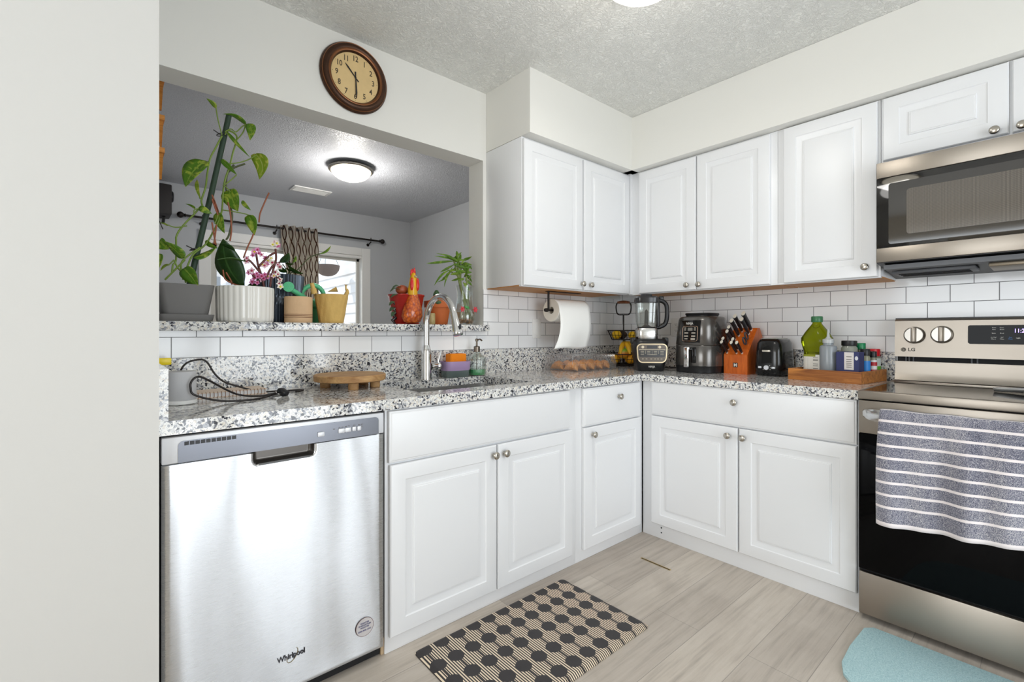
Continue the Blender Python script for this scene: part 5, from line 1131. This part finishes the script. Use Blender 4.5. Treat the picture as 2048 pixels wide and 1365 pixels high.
# ------------------------------------------------------------------ dining room things
def ceiling_lamp(label, x, y, em):
    t = T('ceiling_lamp', label, 'ceiling light', (x,y,ZC-.13), local=True); z = .1295
    MB().lathe([(.06,z),(.145,z-.004),(.178,z-.022),(.182,z-.034),(.176,z-.042),(.165,z-.044),(.160,z-.03)], 56, cap=False).build('pan', NICK, t, 40)
    MB().lathe([(.160,z-.040),(.158,z-.050),(.143,z-.074),(.115,z-.097),(.075,z-.113),(.03,z-.120),(.001,z-.121)], 56, cap=False).build('glass_bowl', em, t, 60)
    MB().lathe([(.012,z-.121),(.013,z-.126),(.008,z-.131),(.005,z-.134),(.001,z-.1355)], 18).build('finial', NICK, t)
    return t
ceiling_lamp('frosted bowl ceiling light glowing beyond the pass-through opening', -1.405, 1.68, emit('lamp_glass_dining', c(255,246,226), 1.7))
light('dining_bulb', 'POINT', (-1.405,1.68,2.30), 13, (1,.96,.90), .12)
ceiling_lamp('frosted bowl ceiling light of the kitchen cut by the top frame edge', -1.433, -1.171, emit('lamp_glass_kitchen', c(255,246,226), 1.7))
light('kitchen_bulb', 'POINT', (-1.433,-1.171,2.30), 2.6, (1,.98,.94), .15)
light('kitchen_bulb_down', 'AREA', (-1.433,-1.171,2.385), 2.5, (1,.98,.94), (.3,.3))
t = T('ceiling_vent', 'white ceiling air vent behind the dining room light', 'vent', (-1.44,2.59,ZC-.0115), rz=R(0))
b = MB(); b.box(-.175,.175,-.085,-.062,0,.011,.003).box(-.175,.175,.062,.085,0,.011,.003).box(-.175,-.152,-.062,.062,0,.011,.003).box(.152,.175,-.062,.062,0,.011,.003).build('frame', PLATEW, t, 30)
b = MB()
for i in range(9): b.box(-.15,.15,-.056+i*.0132,-.050+i*.0132,.001,.010, M=None)
b.build('slat', PLATEW, t, 0); MB().box(-.155,.155,-.065,.065,.0102,.0112).build('duct', DARK, t, 0)
# curtain rod + curtain
ry = YD-.09; rz_ = 2.205
pL, pR = Yp(ry,372,432), Yp(ry,758,482)
t = T('curtain_rod', 'dark bronze curtain rod with round finials above the sliding door', 'curtain rod', ((pL.x+pR.x)/2,ry,rz_), local=False)
zz0, zz1 = pL.z, pR.z; zr = (zz0+zz1)/2
MB().tube([(pL.x,ry,zr),(pR.x,ry,zr)], .0105, 12).build('rod', IRON, t)
for x,s_ in ((pL.x,-1),(pR.x,1)): MB().lathe([(.010,0),(.018,.006),(.012,.014),(.026,.03),(.030,.045),(.022,.062),(.008,.07),(.001,.071)], 20, (x,ry,zr), Matrix(((0,0,s_),(0,1,0),(-s_,0,0)))).build('finial', IRON, t)
for x in (pL.x+.13,pR.x-.10,-1.62): MB().tube([(x,YD-.002,zr-.045),(x,YD-.03,zr-.04),(x,ry,zr-.022)], .007, 8).tube([(x,YD-.0015,zr-.045),(x,YD-.006,zr-.045)], .018, 12).tube([(x,ry,zr+.024),(x,ry-.018,zr+.0),(x,ry,zr-.020),(x,ry+.018,zr)], .005, 6, closed=True).build('bracket', IRON, t)
tt = NT('lattice_curtain'); uv = tt.add('SeparateXYZ', {0:tt.obj(kind='UV')}).outputs
a = tt.math('MULTIPLY', uv[0], 34.0); b_ = tt.math('MULTIPLY', uv[1], 44.0)
wv = tt.math('MULTIPLY', tt.math('SINE', b_), .95)
k1 = tt.math('ABSOLUTE', tt.math('SINE', tt.math('ADD', a, wv))); k2 = tt.math('ABSOLUTE', tt.math('SINE', tt.math('SUBTRACT', a, wv)))
kk = tt.math('LESS_THAN', tt.math('MINIMUM', k1, k2), .27)
tt.set(col=tt.mix(kk, c(236,230,220), c(104,72,56)), rough=.95, spec=.1)
tl = tt.add('BsdfTranslucent', {'Color':tt.mix(kk, c(236,230,220), c(104,72,56))}); ms = tt.add('MixShader', {0:.5, 1:tt.p.outputs[0], 2:tl.outputs[0]}); tt.t.links.new(ms.outputs[0], tt.out.inputs[0])
cL, cR = Yp(ry,560,462).x, Yp(ry,634,470).x
b = MB(); rows = []; n = 60
for i in range(n+1):
    q = i/n; row = []
    for j in range(25):
        v = j/24; z = zr+.035-(zr+.03)*v; sq_ = 1-.30*min(1,max(0,(v-.08)/.3)); x = (cL+cR)/2+.02*v+(q-.5)*(cR-cL)*sq_+.05*min(v*3,1)
        row.append((x, ry-.012+.045*math.sin(q*PI*10)*(1-.3*v), z))
    rows.append(row)
b.surf(rows, uv=True)
solo(b, 'curtain', tt.mat, 'brown and cream lattice patterned curtain bunched on the rod', 'curtain', ((cL+cR)/2,ry,.0), local=False, smooth=80, thick=.001)
# speaker on the wall, wooden wall shelves
t = T('wall_speaker', 'black bookshelf speaker mounted high at the far left dining wall', 'speaker', (Yp(3.0,320,400).x-.03,3.03,Yp(3.0,330,432).z), local=False)
sx_ = Yp(2.98,343,400).x; z0_, z1_ = Yp(2.98,340,431).z, Yp(2.98,340,371).z
MB().box(sx_-.20,sx_,2.94,YD-.02,z0_,z1_,.01).build('cabinet', pm('speaker_black', c(38,34,34), .6), t, 30)
MB().lathe([(.05,0),(.05,.012),(.04,.02),(.001,.022)], 20, (sx_,3.04,z0_+.18), MX).tube([(sx_-.05,3.05,z0_),(sx_-.05,3.12,z0_-.05)], .012, 8).tube([(sx_-.1,3.05,z0_),(sx_-.05,3.15,z0_-.10)], .004, 6).build('mount', BLACK, t)
for i,(v0,v1,lb) in enumerate(((152,165,'top wooden wall shelf holding an orange pot at the far left'),(231,243,'middle wooden wall shelf at the far left beside the planter'),(296,308,'bottom wooden wall shelf at the far left beside the planter'))):
    p = Yp(.50,329.5,v0); zt = p.z
    t = T('wall_shelf', lb, 'shelf', (-2.80,.58,zt-.10), local=False, group='small wooden wall shelves')
    MB().box(-2.8615,p.x,.50,.66,zt-.022,zt).build('board', PINE, t, 0)
    MB().prism([(.52,zt-.022),(.64,zt-.022),(.62,zt-.12),(.60,zt-.12)], -2.8615, p.x-.004, lambda y,z,x: (x,y,z)).build('bracket', PINE, t, 0)
    if i == 0: tz = zt; tp = p
t = T('orange_pot', 'small orange pot on the top wooden wall shelf', 'pot', (tp.x-.022,.545,tz))
MB().lathe([(.02,0),(.024,.002),(.028,.022),(.026,.026),(.02,.026),(.018,.02),(.001,.02)], 24).build('pot', flat('orange_glaze', 220,90,30,.35), t)
for i,(x,v) in enumerate(((0,231),(0,296))):
    p = Yp(.50,322,v); t = T('tiny_bottle', ('small dark bottle on the middle wooden wall shelf','small dark bottle on the bottom wooden wall shelf')[i], 'bottle', (p.x-.014,.53,Yp(.50,329.5,v).z))
    MB().lathe([(.010,0),(.011,.002),(.011,.03),(.005,.04),(.005,.05),(.001,.05)], 16).build('glass', flat('amber_dark', 60,36,24,.2), t)
